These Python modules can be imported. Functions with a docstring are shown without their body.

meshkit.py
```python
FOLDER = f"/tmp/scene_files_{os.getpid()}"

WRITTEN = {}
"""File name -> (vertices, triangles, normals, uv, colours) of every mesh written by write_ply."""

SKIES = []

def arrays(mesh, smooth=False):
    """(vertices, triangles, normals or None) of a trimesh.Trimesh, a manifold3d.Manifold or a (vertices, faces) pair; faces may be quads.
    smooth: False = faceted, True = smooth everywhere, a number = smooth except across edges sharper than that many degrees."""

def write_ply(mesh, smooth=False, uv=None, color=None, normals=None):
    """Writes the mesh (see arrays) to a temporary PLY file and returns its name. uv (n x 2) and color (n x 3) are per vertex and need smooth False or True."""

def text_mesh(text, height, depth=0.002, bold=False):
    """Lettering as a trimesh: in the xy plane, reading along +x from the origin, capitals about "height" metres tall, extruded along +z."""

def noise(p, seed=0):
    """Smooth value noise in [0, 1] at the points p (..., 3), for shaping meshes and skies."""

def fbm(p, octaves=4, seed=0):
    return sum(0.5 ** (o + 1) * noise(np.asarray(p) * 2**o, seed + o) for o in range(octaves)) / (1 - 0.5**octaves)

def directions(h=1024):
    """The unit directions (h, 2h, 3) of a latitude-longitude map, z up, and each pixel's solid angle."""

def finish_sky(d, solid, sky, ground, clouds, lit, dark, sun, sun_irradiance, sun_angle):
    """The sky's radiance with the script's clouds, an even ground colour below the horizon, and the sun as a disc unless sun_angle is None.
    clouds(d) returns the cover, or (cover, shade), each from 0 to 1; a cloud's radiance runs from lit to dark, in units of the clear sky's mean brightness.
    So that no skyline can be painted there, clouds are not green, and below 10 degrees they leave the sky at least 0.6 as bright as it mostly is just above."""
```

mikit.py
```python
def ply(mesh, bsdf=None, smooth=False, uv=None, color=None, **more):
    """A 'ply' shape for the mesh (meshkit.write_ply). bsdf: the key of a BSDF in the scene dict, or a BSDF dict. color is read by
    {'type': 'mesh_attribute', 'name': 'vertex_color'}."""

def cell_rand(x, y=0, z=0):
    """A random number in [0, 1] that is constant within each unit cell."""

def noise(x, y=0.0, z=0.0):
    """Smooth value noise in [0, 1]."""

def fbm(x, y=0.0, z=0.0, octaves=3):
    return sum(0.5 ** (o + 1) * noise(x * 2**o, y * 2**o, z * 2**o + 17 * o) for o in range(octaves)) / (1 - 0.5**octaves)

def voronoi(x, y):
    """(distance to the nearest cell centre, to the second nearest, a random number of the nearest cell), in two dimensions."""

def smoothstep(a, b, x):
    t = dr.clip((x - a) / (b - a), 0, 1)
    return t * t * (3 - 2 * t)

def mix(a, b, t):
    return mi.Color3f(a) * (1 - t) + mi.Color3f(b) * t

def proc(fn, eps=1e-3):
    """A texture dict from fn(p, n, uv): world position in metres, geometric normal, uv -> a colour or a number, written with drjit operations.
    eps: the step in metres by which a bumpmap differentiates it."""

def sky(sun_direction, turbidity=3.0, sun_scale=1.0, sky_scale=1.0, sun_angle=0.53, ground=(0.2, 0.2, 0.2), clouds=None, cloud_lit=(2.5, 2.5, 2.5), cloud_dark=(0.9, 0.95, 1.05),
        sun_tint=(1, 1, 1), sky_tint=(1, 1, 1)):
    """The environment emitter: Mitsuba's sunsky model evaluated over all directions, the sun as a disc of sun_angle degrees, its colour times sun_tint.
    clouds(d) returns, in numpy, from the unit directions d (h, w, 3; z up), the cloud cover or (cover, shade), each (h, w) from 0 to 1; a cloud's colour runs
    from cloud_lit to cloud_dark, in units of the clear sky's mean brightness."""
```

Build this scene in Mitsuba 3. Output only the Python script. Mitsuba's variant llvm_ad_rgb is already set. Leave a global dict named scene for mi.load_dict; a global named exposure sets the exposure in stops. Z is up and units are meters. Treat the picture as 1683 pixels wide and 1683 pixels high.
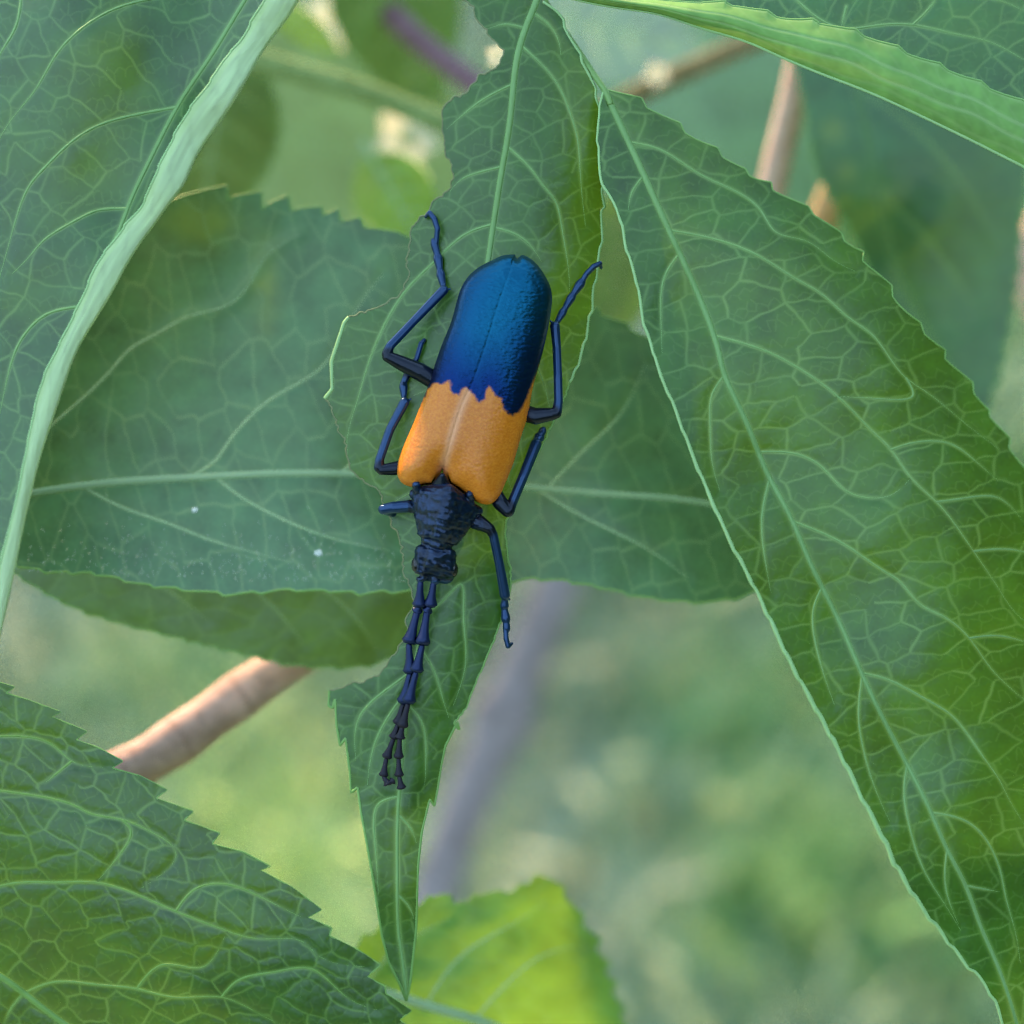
import math, random
import numpy as np, trimesh, shapely, manifold3d as m3
import drjit as dr, mitsuba as mi, mikit, meshkit
from mikit import proc, ply
from scipy.spatial import cKDTree, Delaunay
from scipy.interpolate import RBFInterpolator, CubicSpline

# ------------------------------------------------------------------ camera, sky, exposure
FOV, D, PITCH = 40.0, 0.105, math.radians(40)
CP, SP = math.cos(PITCH), math.sin(PITCH)
FWD, RIGHT, UP = np.array([0, CP, -SP]), np.array([1.0, 0, 0]), np.array([0, SP, CP])
FOCUS = np.array([0, 0, 1.0])
EYE = FOCUS - FWD * D
TAN = math.tan(math.radians(FOV / 2))
C = 841.5                                   # the photograph is 1683 units wide: the unit of length below
S = D * TAN / C                             # metres per unit where the lens is focused (0.045 mm)
MM = 0.001 / S                              # units per millimetre
T = mi.ScalarTransform4f
sun = -0.48 * RIGHT + 0.84 * UP + 0.33 * FWD
scene, labels = {}, {}
scene['camera'] = {'type': 'thinlens', 'fov': FOV, 'fov_axis': 'x', 'aperture_radius': 0.0019, 'focus_distance': D,
                   'near_clip': 0.005, 'far_clip': 300.0,
                   'to_world': T().look_at(origin=EYE.tolist(), target=FOCUS.tolist(), up=UP.tolist())}


def clouds(d):
    """thin broken cloud over the whole sky"""
    q = d / np.maximum(d[..., 2:], 0.12) * 1.1
    c = meshkit.fbm(np.stack([q[..., 0], q[..., 1], q[..., 0] * 0], -1), 4, 3)
    return 0.35 + 0.6 * np.clip((c - 0.28) / 0.25, 0, 1)


scene['daylight'] = mikit.sky(sun.tolist(), turbidity=3, sun_scale=0.62, sun_angle=2.0, sun_tint=(1.0, 0.86, 0.66), sky_tint=(1.04, 1.0, 0.92), clouds=clouds, cloud_lit=(1.3, 1.85, 2.4), cloud_dark=(0.9, 0.95, 1.05))
exposure = 3.6


def W(v):
    """units (x right, y down, z towards the lens; origin the photo's corner, z = 0 in the plane of focus) -> world metres"""
    v = np.asarray(v, float)
    d = D - v[..., 2] * S
    a, b = (v[..., 0] - C) / C * TAN, (C - v[..., 1]) / C * TAN
    return EYE + d[..., None] * (FWD + a[..., None] * RIGHT + b[..., None] * UP)


# ------------------------------------------------------------------ materials
def rgb(*c):
    return {'type': 'rgb', 'value': [float(x) for x in c]}


VC = {'type': 'mesh_attribute', 'name': 'vertex_color'}


def leaf_mat(name, rough, spec, trans_w, blade_t, vein_t):
    def through(p, n, uv):
        return mikit.mix(blade_t, vein_t, dr.clip(uv.x, 0, 1)) * (0.75 + 0.5 * uv.y)
    scene[name] = {'type': 'blendbsdf', 'weight': trans_w,
                   'face': {'type': 'twosided', 'b': {'type': 'principled', 'base_color': VC, 'roughness': rough, 'specular': spec}},
                   'thin': {'type': 'principledthin', 'base_color': {**proc(through)}, 'roughness': 0.7, 'diff_trans': 2.0}}


leaf_mat('leaf_glossy', 0.42, 0.85, 0.10, (0.16, 0.42, 0.02), (0.34, 0.55, 0.10))
leaf_mat('leaf_matt', 0.42, 0.85, 0.07, (0.20, 0.44, 0.03), (0.36, 0.52, 0.12))
leaf_mat('leaf_under', 0.7, 0.4, 0.10, (0.30, 0.55, 0.08), (0.4, 0.6, 0.15))
leaf_mat('leaf_young', 0.5, 0.4, 0.19, (0.46, 0.80, 0.04), (0.48, 0.80, 0.16))


def simple(name, c, rough=0.5, spec=0.5, metal=0.0, **k):
    scene[name] = {'type': 'twosided', 'b': {'type': 'principled', 'base_color': rgb(*c) if isinstance(c, tuple) else c, 'roughness': rough, 'specular': spec, 'metallic': metal, **k}}


simple('vein', (0.20, 0.37, 0.12), 0.5, 0.4)
simple('vein_light', (0.36, 0.52, 0.28), 0.55, 0.4)
simple('vein_green', (0.18, 0.34, 0.075), 0.5, 0.4)
simple('vein_dim', (0.07, 0.17, 0.06), 0.6, 0.3)
simple('vein_soft', (0.25, 0.38, 0.20), 0.6, 0.3)
simple('vein_pale', (0.36, 0.55, 0.33), 0.5, 0.4)
simple('margin', (0.19, 0.37, 0.09), 0.45, 0.5)
simple('margin_pale', (0.34, 0.56, 0.22), 0.45, 0.5)
simple('margin_brown', (0.22, 0.25, 0.12), 0.7, 0.2)
simple('petiole', (0.20, 0.36, 0.10), 0.45, 0.5)
simple('painted', VC, 0.7, 0.3)
simple('bark', VC, 0.75, 0.25)
simple('hair', (0.55, 0.65, 0.55), 0.5, 0.5)
simple('speck', (0.75, 0.8, 0.75), 0.7, 0.3)
simple('grass_blade', VC, 0.55, 0.4)


# beetle
def blue_fn(p, n, uv):
    return mikit.mix((0.004, 0.028, 0.135), (0.005, 0.105, 0.21), uv.y)


def orange_fn(p, n, uv):
    k = mikit.fbm(p.x * 9000, p.y * 9000, p.z * 9000, 2)
    c = mikit.mix((0.62, 0.160, 0.004), (0.70, 0.225, 0.015), mikit.smoothstep(0.2, 0.8, k))
    return mikit.mix(c, (0.78, 0.36, 0.18), dr.clip(uv.y, 0, 1))


def weight_fn(p, n, uv):
    return dr.clip(uv.x, 0, 1)


scene['elytra'] = {'type': 'blendbsdf', 'weight': proc(weight_fn),
                   'a': {'type': 'twosided', 'b': {'type': 'principled', 'base_color': proc(orange_fn), 'roughness': 0.38, 'specular': 0.55}},
                   'b': {'type': 'twosided', 'b': {'type': 'principled', 'base_color': proc(blue_fn), 'roughness': 0.38, 'metallic': 0.95, 'specular': 0.5}}}


def body_fn(p, n, uv):
    return mikit.mix((0.004, 0.008, 0.020), (0.014, 0.05, 0.14), dr.clip(uv.x, 0, 1))


scene['beetle_body'] = {'type': 'twosided', 'b': {'type': 'principled', 'base_color': proc(body_fn), 'roughness': 0.24, 'metallic': 0.6, 'specular': 0.8}}
simple('antenna_blue', (0.010, 0.022, 0.085), 0.38, 0.5, 0.5)
simple('antenna_dark', (0.012, 0.010, 0.022), 0.6, 0.4, 0.1)
simple('eye', (0.006, 0.006, 0.009), 0.15, 0.7)


# ------------------------------------------------------------------ geometry helpers
def numbered(name):
    k, n = name, 0
    while k in scene or k in labels or any(q.startswith(k + '__') for q in scene):
        n += 1
        k = f'{name}_{n:03d}'
    return k


def put(key, v, f, mat, smooth=True, uv=None, color=None, **lab):
    scene[key] = ply((W(v), f), mat, smooth=smooth, uv=uv, color=color)
    if lab:
        labels[key] = lab
    return key


def thing(name, label, cat, group=None):
    k = numbered(name)
    labels[k] = {'label': label, 'category': cat}
    if group:
        labels[k]['group'] = group
    return k


def child(parent, name):
    return numbered(parent + '__' + name)


def spline(pts, step=4.0, closed=False):
    p = np.asarray(pts, float)
    t = np.concatenate([[0], np.cumsum(np.maximum(np.linalg.norm(np.diff(p[:, :2], axis=0), axis=1), 1e-6) ** 0.75)])
    n = max(3, int(np.linalg.norm(np.diff(p[:, :2], axis=0), axis=1).sum() / step))
    if len(p) == 2:
        return p[0] + np.linspace(0, 1, n + 1)[:, None] * (p[1] - p[0])
    return CubicSpline(t, p, bc_type='natural')(np.linspace(0, t[-1], n + 1))


def even(p, step):
    p = np.asarray(p, float)
    s = np.concatenate([[0], np.cumsum(np.linalg.norm(np.diff(p, axis=0), axis=1))])
    n = max(2, int(round(s[-1] / step)))
    q = np.linspace(0, s[-1], n + 1)
    return np.stack([np.interp(q, s, p[:, k]) for k in range(p.shape[1])], 1)


def edge(pts, teeth=None, chew=0.0, raw=False, seed=0, rim=0.0, rim2=None, mat=None):
    """one stretch of a leaf's outline. teeth = (spacing, height, lean): saw teeth; chew: ragged bite marks"""
    rng = np.random.default_rng(seed + 5)
    p = even(np.asarray(pts, float), 1.6) if raw else even(spline(pts, 1.5), 1.6)
    t = np.gradient(p, axis=0)
    t /= np.linalg.norm(t, axis=1, keepdims=True) + 1e-9
    nrm = np.stack([t[:, 1], -t[:, 0]], 1)                         # outward when the outline runs clockwise on the picture
    s = np.arange(len(p)) * 1.6
    off = np.zeros(len(p))
    if teeth:
        sp, h, lean = teeth
        cuts = [0.0]
        while cuts[-1] < s[-1]:
            cuts.append(cuts[-1] + sp * rng.uniform(0.7, 1.3))
        cuts = np.array(cuts)
        i = np.clip(np.searchsorted(cuts, s, side='right') - 1, 0, len(cuts) - 2)
        u = (s - cuts[i]) / (cuts[i + 1] - cuts[i])
        k = h * (0.6 + 0.8 * rng.random(len(cuts)))[i]
        u = u if lean > 0 else 1 - u
        off += np.where(u < 0.8, k * (u / 0.8) ** 1.6, k * (1 - (u - 0.8) / 0.2))
    if chew:
        q = np.stack([s / 11.0, s * 0, s * 0 + seed], 1)
        off += chew * (2.2 * np.abs(meshkit.noise(q, 3) - 0.5) * 2 - 1.0) + 0.5 * chew * (meshkit.noise(q * 3.1, 9) - 0.5)
    fade = np.clip(np.minimum(s, s[-1] - s) / 6, 0, 1)
    return p + nrm * (off * fade)[:, None], rim, rim2 if rim2 is not None else rim, mat


def tube(path, radii, sides=8, flat=1.0, close=True):
    """round tube along a path in units, tapered; flat < 1 squashes it along z"""
    p = np.asarray(path, float)
    r = np.broadcast_to(np.asarray(radii, float), (len(p),))
    t = np.gradient(p, axis=0)
    t /= np.linalg.norm(t, axis=1, keepdims=True) + 1e-12
    ref = np.array([0, 0, 1.0])
    v = []
    a = np.arange(sides) / sides * 2 * np.pi
    for i in range(len(p)):
        x = np.cross(t[i], ref)
        if np.linalg.norm(x) < 0.2:
            x = np.cross(t[i], [0, 1.0, 0.3])
        x /= np.linalg.norm(x)
        y = np.cross(x, t[i])
        v.append(p[i] + r[i] * (np.cos(a)[:, None] * x + flat * np.sin(a)[:, None] * y))
    v = np.vstack(v)
    i, j = np.meshgrid(np.arange(len(p) - 1), np.arange(sides), indexing='ij')
    i, j = i.ravel(), j.ravel()
    k = (j + 1) % sides
    A, B, Cc, Dd = i * sides + j, i * sides + k, (i + 1) * sides + k, (i + 1) * sides + j
    f = np.vstack([np.stack([A, B, Cc], 1), np.stack([A, Cc, Dd], 1)])
    if close:
        v = np.vstack([v, p[0], p[-1]])
        n0 = len(v) - 2
        q = np.arange(sides)
        f = np.vstack([f, np.stack([q * 0 + n0, (q + 1) % sides, q], 1), np.stack([q * 0 + n0 + 1, (len(p) - 1) * sides + q, (len(p) - 1) * sides + (q + 1) % sides], 1)])
    return v, f


def join(parts):
    vs, fs, n = [], [], 0
    for v, f in parts:
        vs.append(v)
        fs.append(np.asarray(f) + n)
        n += len(v)
    return np.vstack(vs), np.vstack(fs)


def sheet(poly, step, rng):
    """points (x, y) and triangles that fill the outline"""
    x0, y0 = poly.min(0)
    x1, y1 = poly.max(0)
    gy, gx = np.mgrid[y0:y1:step * 0.87, x0:x1:step]
    gx = gx + (np.arange(gx.shape[0]) % 2)[:, None] * step / 2
    g = np.stack([gx.ravel(), gy.ravel()], 1) + rng.uniform(-0.15, 0.15, (gx.size, 2)) * step
    shape = shapely.Polygon(poly).buffer(0)
    inner = shape.buffer(-step * 0.55)
    shapely.prepare(shape), shapely.prepare(inner)
    g = g[shapely.contains_xy(inner, g[:, 0], g[:, 1])]
    b = even(np.vstack([poly, poly[:1]]), step)[:-1]
    pts = np.vstack([b, g])
    tri = Delaunay(pts).simplices
    c = pts[tri].mean(1)
    tri = tri[shapely.contains_xy(shape, c[:, 0], c[:, 1])]
    a, b_, c_ = pts[tri[:, 0]], pts[tri[:, 1]], pts[tri[:, 2]]
    area = (b_[:, 0] - a[:, 0]) * (c_[:, 1] - a[:, 1]) - (b_[:, 1] - a[:, 1]) * (c_[:, 0] - a[:, 0])
    tri[area > 0] = tri[area > 0][:, ::-1]                          # faces look towards the lens (y runs down)
    tri = tri[np.abs(area) > 1e-3]
    return pts, tri


def depth_fn(ctrl, smooth=0.0):
    c = np.asarray(ctrl, float)
    r = RBFInterpolator(c[:, :2] / 500, c[:, 2] * MM, kernel='thin_plate_spline', smoothing=smooth)
    return lambda q: r(np.asarray(q, float)[:, :2] / 500)


def net(pts, size, stretch, angle, rng, warp, drop, pad=60):
    """a vein net: distance to the nearest wall of a jittered cell pattern, in units"""
    ca, sa = math.cos(angle), math.sin(angle)
    M = np.array([[ca / stretch, sa / stretch], [-sa, ca]])
    q = pts + warp * (np.stack([meshkit.fbm(np.c_[pts / (size * 0.55), np.full(len(pts), k)], 2) for k in (3.3, 8.7)], 1) - 0.5)
    q = q @ M.T
    x0, x1 = q.min(0) - pad, q.max(0) + pad
    gy, gx = np.mgrid[x0[1]:x1[1]:size, x0[0]:x1[0]:size]
    s = np.stack([gx.ravel(), gy.ravel()], 1) + rng.uniform(-0.42, 0.42, (gx.size, 2)) * size
    d, i = cKDTree(s).query(q, k=7, workers=-1)
    w = (d[:, 1:] ** 2 - d[:, :1] ** 2) / (2 * np.linalg.norm(s[i[:, 1:]] - s[i[:, :1]], axis=2) + 1e-9)
    j = w.argmin(1)
    w, other = w[np.arange(len(w)), j], i[np.arange(len(w)), j + 1]
    lo, hi = np.minimum(i[:, 0], other), np.maximum(i[:, 0], other)
    h = (lo * 7919 + hi * 104729) % 1000 / 1000.0
    return w, np.where(h < drop, 0.0, 0.55 + 0.45 * h)


def lines_distance(pts, curves):
    if not curves:
        return np.full(len(pts), 1e3)
    q = np.vstack([even(c, 1.0) for c in curves])
    return cKDTree(q).query(pts, workers=-1)[0]


LEAVES = {}


def leaf(name, label, segs, ctrl, midrib=None, ribs=(), group=None, cat='leaf', step=2.0, mat='leaf_glossy', seed=1,
         base=(0.038, 0.130, 0.014), vein=(0.22, 0.40, 0.10), size=44, stretch=1.6, angle=0.0, fine=16, bulge=0.03, valley=0.08, ripple=0.25,
         r_mid=(6, 2.5), r_rib=(1.9, 0.9), vein_mat='vein', margin='margin', rim=1.1, tint=None, fine_amp=0.14, net_amp=0.46, zmore=None, key=None, part='blade', petiole=None):
    rng = np.random.default_rng(seed)
    key = key or thing(name, label, cat, group)
    outline = np.vstack([s[0] for s in segs])
    outline = outline[np.r_[True, np.linalg.norm(np.diff(outline, axis=0), axis=1) > 0.3]]
    pts, tri = sheet(outline, step, rng)
    zf = ctrl if callable(ctrl) else depth_fn(ctrl)
    mid = spline(midrib, 3.0) if midrib is not None else None
    curves = []
    for r in ribs:
        r = [tuple(q) for q in r]
        if mid is not None:
            dm = np.hypot(*(mid - np.array(r[0])).T)
            if dm.min() < 26:
                r[0] = tuple(mid[dm.argmin()])
        curves.append(spline(r, 3.0))

    def height(q):
        q = np.asarray(q, float)[:, :2]
        z = zf(q)
        z = z + ripple * MM * (meshkit.fbm(np.c_[q / 95.0, np.full(len(q), seed * 3.1)], 2) - 0.5) * 2
        if curves:
            z = z - valley * MM * np.exp(-(lines_distance(q, curves) / 13.0) ** 2)
        if mid is not None:
            z = z - 1.3 * valley * MM * np.exp(-(lines_distance(q, [mid]) / 16.0) ** 2)
        return z if zmore is None else z + zmore(q)

    w3, k3 = net(pts, size, stretch, angle, rng, size * 0.28, 0.05)
    w4, k4 = net(pts, fine, 1.15, angle + 0.6, rng, fine * 0.12, 0.5)
    ds = np.minimum(lines_distance(pts, curves), lines_distance(pts, [mid]) if mid is not None else 1e3)
    halo = np.zeros(len(pts))
    if curves:
        cl = [even(c, 1.5) for c in curves]
        dq, iq = cKDTree(np.vstack(cl)).query(pts, workers=-1)
        halo = np.concatenate([np.clip(np.linspace(2.2, 0, len(c)), 0, 1) for c in cl])[iq] * np.exp(-(dq / 3.2) ** 2)
    if mid is not None:
        halo = np.maximum(halo, np.exp(-(lines_distance(pts, [mid]) / 5.0) ** 2))
    vv = np.maximum(net_amp * k3 * np.exp(-(w3 / 1.7) ** 2), fine_amp * k4 * np.exp(-(w4 / 1.3) ** 2))
    vv = np.maximum(vv, 0.8 * halo)
    z = height(pts) + bulge * MM * (1 - np.exp(-(w3 / 7.0) ** 2)) * np.minimum(1, ds / 12) + 0.3 * bulge * MM * (1 - np.exp(-(w4 / 4.0) ** 2))
    tone = meshkit.fbm(np.c_[pts / 60.0, np.full(len(pts), seed + 0.5)], 3)
    grain = meshkit.noise(np.c_[pts / 3.4, np.full(len(pts), seed + 2.5)])
    z = z + (0.010 if step < 3 else 0.0) * MM * (grain - 0.5)
    col = np.array(base)[None] * (0.42 + 0.85 * tone + 0.30 * (grain - 0.5))[:, None]
    if tint is not None:
        col = tint(pts, col, rng)
    col = col * (1 - vv[:, None]) + np.array(vein) * vv[:, None]
    put(child(key, part), np.c_[pts, z], tri, mat, uv=np.c_[vv + 2e-5 * pts[:, 0], tone + 5e-5 * pts[:, 1]], color=np.clip(col, 0, 1))
    if mid is not None:
        n = len(mid)
        r = np.linspace(r_mid[0], r_mid[1], n)
        put(child(key, 'midrib'), *tube(np.c_[mid, height(mid) + 0.25 * r], r, 10, 0.8), vein_mat)
    for c in curves:
        r = np.linspace(r_rib[0], r_rib[1], len(c)) * np.clip(np.linspace(2.2, 0, len(c)), 0.35, 1) * (1 + 0.15 * np.sin(np.arange(len(c)) * 0.7))
        put(child(key, 'vein'), *tube(np.c_[c, height(c) + 0.15 * r], r, 8, 0.7), vein_mat)
    done = {}
    for p, r0, r1, m in segs:
        if r0 < 0:
            continue
        q = even(p, 2.5)
        r = np.linspace(r0 or rim, r1 or rim, len(q)) * (0.85 + 0.3 * meshkit.noise(np.c_[q / 14.0, q[:, 0] * 0]))
        done.setdefault(m or margin, []).append(tube(np.c_[q, height(q)], r, 8))
    for m, parts in done.items():
        put(child(key, 'margin'), *join(parts), m)
    if petiole is not None:
        pp, pr = petiole
        c = spline(pp, 3.0)
        put(child(key, 'petiole'), *tube(c, np.linspace(pr[0], pr[1], len(c)), 12), 'petiole')
    LEAVES[key] = height
    return key, height


def z3(p, z):
    return [(x, y, z * MM) for x, y in p]


# ------------------------------------------------------------------ ground and grass
grng = np.random.default_rng(11)


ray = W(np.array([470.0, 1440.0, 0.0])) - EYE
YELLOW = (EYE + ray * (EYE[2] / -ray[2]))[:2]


def patch_colour(p):
    a = meshkit.fbm(np.c_[p / 0.13, p[:, :1] * 0], 3, 5)
    b = meshkit.fbm(np.c_[p / 0.30, p[:, :1] * 0 + 7], 3, 8)
    a, b = np.clip((a - 0.34) / 0.30, 0, 1)[:, None], np.clip((b - 0.36) / 0.28, 0, 1)[:, None]
    c = np.array([0.19, 0.38, 0.13]) * (1 - a) + np.array([0.37, 0.50, 0.32]) * a
    c = c * (1 - 0.6 * b) + 0.6 * b * np.array([0.34, 0.37, 0.33])
    k = 0.8 * np.exp(-((p - YELLOW) ** 2).sum(1) / 0.15 ** 2)[:, None]          # sunlit yellowish glow, painted into the ground and grass colour
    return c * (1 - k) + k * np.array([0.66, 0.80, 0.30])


n = 160
gx, gy = np.meshgrid(np.sign(np.linspace(-1, 1, n)) * np.abs(np.linspace(-1, 1, n)) ** 3 * 60, np.sign(np.linspace(-1, 1, n)) * np.abs(np.linspace(-1, 1, n)) ** 3 * 60 + 1.5)
gp = np.stack([gx.ravel(), gy.ravel()], 1)
gz = 0.03 * (meshkit.fbm(np.c_[gp / 0.6, gp[:, :1] * 0], 3) - 0.5)
ii, jj = np.meshgrid(np.arange(n - 1), np.arange(n - 1), indexing='ij')
A = (ii * n + jj).ravel()
gf = np.vstack([np.stack([A, A + 1, A + n + 1], 1), np.stack([A, A + n + 1, A + n], 1)])
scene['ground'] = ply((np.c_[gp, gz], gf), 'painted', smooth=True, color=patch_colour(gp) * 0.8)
labels['ground'] = {'label': 'mottled grassy ground far below, wholly out of focus', 'kind': 'structure', 'category': 'ground'}

nb = 70000
bx, by = grng.uniform(-1, 1, nb) * 2.2, grng.uniform(0.2, 4.8, nb)
keep = np.abs(bx) < 0.7 + 0.42 * by
bx, by = bx[keep], by[keep]
nb = len(bx)
hgt = grng.uniform(0.03, 0.10, nb) * (0.5 + meshkit.fbm(np.c_[bx / 0.2, by / 0.2, bx * 0], 2))
wd = grng.uniform(0.0025, 0.006, nb)
th = grng.uniform(0, 2 * np.pi, nb)
lean = grng.uniform(0.2, 1.1, nb) * hgt
la = grng.uniform(0, 2 * np.pi, nb)
ax = np.stack([np.cos(th), np.sin(th), th * 0], 1) * wd[:, None]
dirn = np.stack([np.cos(la) * lean, np.sin(la) * lean, la * 0], 1)
root = np.stack([bx, by, 0.03 * (meshkit.fbm(np.c_[bx / 0.6, by / 0.6, bx * 0], 3) - 0.5) - 0.003], 1)
up = np.array([0, 0, 1.0])
v = np.stack([root - ax, root + ax, root - 0.8 * ax + 0.35 * dirn + up * (0.6 * hgt)[:, None], root + 0.8 * ax + 0.35 * dirn + up * (0.6 * hgt)[:, None], root + dirn + up * hgt[:, None]], 1).reshape(-1, 3)
o = np.arange(nb)[:, None] * 5
f = np.vstack([o + [0, 1, 3], o + [0, 3, 2], o + [2, 3, 4]])
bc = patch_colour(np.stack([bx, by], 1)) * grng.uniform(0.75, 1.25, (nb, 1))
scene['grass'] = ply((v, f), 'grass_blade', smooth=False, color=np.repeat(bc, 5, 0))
labels['grass'] = {'label': 'soft blurred grass covering the ground behind the leaves', 'kind': 'stuff', 'category': 'grass'}

# unseen shrubs added right of and behind the camera, for dark reflections in the leaves
srng = np.random.default_rng(77)
def shrub(label, x, y, h, w):
    key = thing('shrub', label, 'shrub', 'unseen leafy shrubs added to darken leaf reflections')
    n = 9000
    d = srng.normal(size=(n, 3))
    d /= np.linalg.norm(d, axis=1, keepdims=True)
    rad = srng.uniform(0.35, 1.0, n) ** 0.5
    lump = 0.75 + 0.5 * meshkit.fbm(d * 2.2 + x, 2)
    c = np.array([x, y, 0.58 * h]) + d * (rad * lump)[:, None] * np.array([w, w, 0.45 * h])
    c[:, 2] = np.maximum(c[:, 2], 0.08)
    L = srng.uniform(0.05, 0.11, n)[:, None]
    u = srng.normal(size=(n, 3)) + d * 0.6 - [0, 0, 0.5]
    u /= np.linalg.norm(u, axis=1, keepdims=True)
    s_ = np.cross(u, srng.normal(size=(n, 3)))
    s_ /= np.linalg.norm(s_, axis=1, keepdims=True)
    v = np.stack([c - u * L, c + s_ * 0.42 * L - u * 0.2 * L, c + u * L, c - s_ * 0.42 * L - u * 0.2 * L], 1).reshape(-1, 3)
    o = np.arange(n)[:, None] * 4
    col = np.repeat(np.array([0.05, 0.11, 0.03]) * srng.uniform(0.6, 1.4, (n, 1)), 4, 0)
    scene[child(key, 'crown')] = ply((v, np.vstack([o + [0, 1, 2], o + [0, 2, 3]])), 'grass_blade', color=col)
    tv, tf = tube(np.array([[x, y, -0.05], [x + 0.03, y, 0.5 * h], [x, y + 0.05, 0.9 * h]]) / S, np.array([0.035, 0.022, 0.01]) / S, 10)
    scene[child(key, 'trunk')] = ply((tv * S, tf), 'painted', smooth=True, color=np.tile([0.12, 0.09, 0.07], (len(tv), 1)))


shrub('unseen added leafy shrub just right of the view', 1.5, 0.5, 2.1, 0.85)
shrub('unseen added leafy shrub right of and behind the camera', 1.6, -1.2, 2.2, 0.9)
shrub('unseen added leafy shrub behind the camera', 0.3, -2.6, 1.7, 1.0)
shrub('unseen added leafy shrub left of and behind the camera', -1.6, -2.3, 1.6, 0.9)

# ------------------------------------------------------------------ the leaves in focus
# the chewed leaf that carries the beetle (outline clockwise on the picture, from its base)
seg_a = edge([(892, 3), (914, 21), (931, 53), (949, 89), (964, 118), (978, 157), (985, 189), (988, 228), (990, 282), (988, 339), (987, 392), (978, 453), (970, 505), (962, 552), (946, 605), (936, 628)],
             teeth=(52, 4.5, 1), rim=2.4, seed=2, mat='margin_pale')
seg_b = edge([(936, 628), (924, 662), (892, 730), (862, 790), (834, 850), (832, 890), (839, 943), (837, 971), (817, 1039), (796, 1090), (784, 1118), (764, 1165), (746, 1188)], chew=1.2, seed=3, rim=1.6)
seg_c = edge([(746, 1188), (755, 1200), (752, 1186), (732, 1226), (726, 1254), (719, 1297), (714, 1325), (706, 1313), (693, 1368), (687, 1422), (685, 1493), (684, 1529), (678, 1582), (674, 1618), (668, 1645)], raw=True, rim=2.0, mat='margin')
seg_d = edge([(668, 1645), (657, 1618), (639, 1582), (628, 1539), (614, 1450), (603, 1386), (594, 1338), (588, 1294), (577, 1303), (575, 1267), (568, 1213), (559, 1226), (553, 1190), (551, 1148), (547, 1164), (540, 1160), (541, 1135)], raw=True, rim=2.2, mat='margin')
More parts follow.
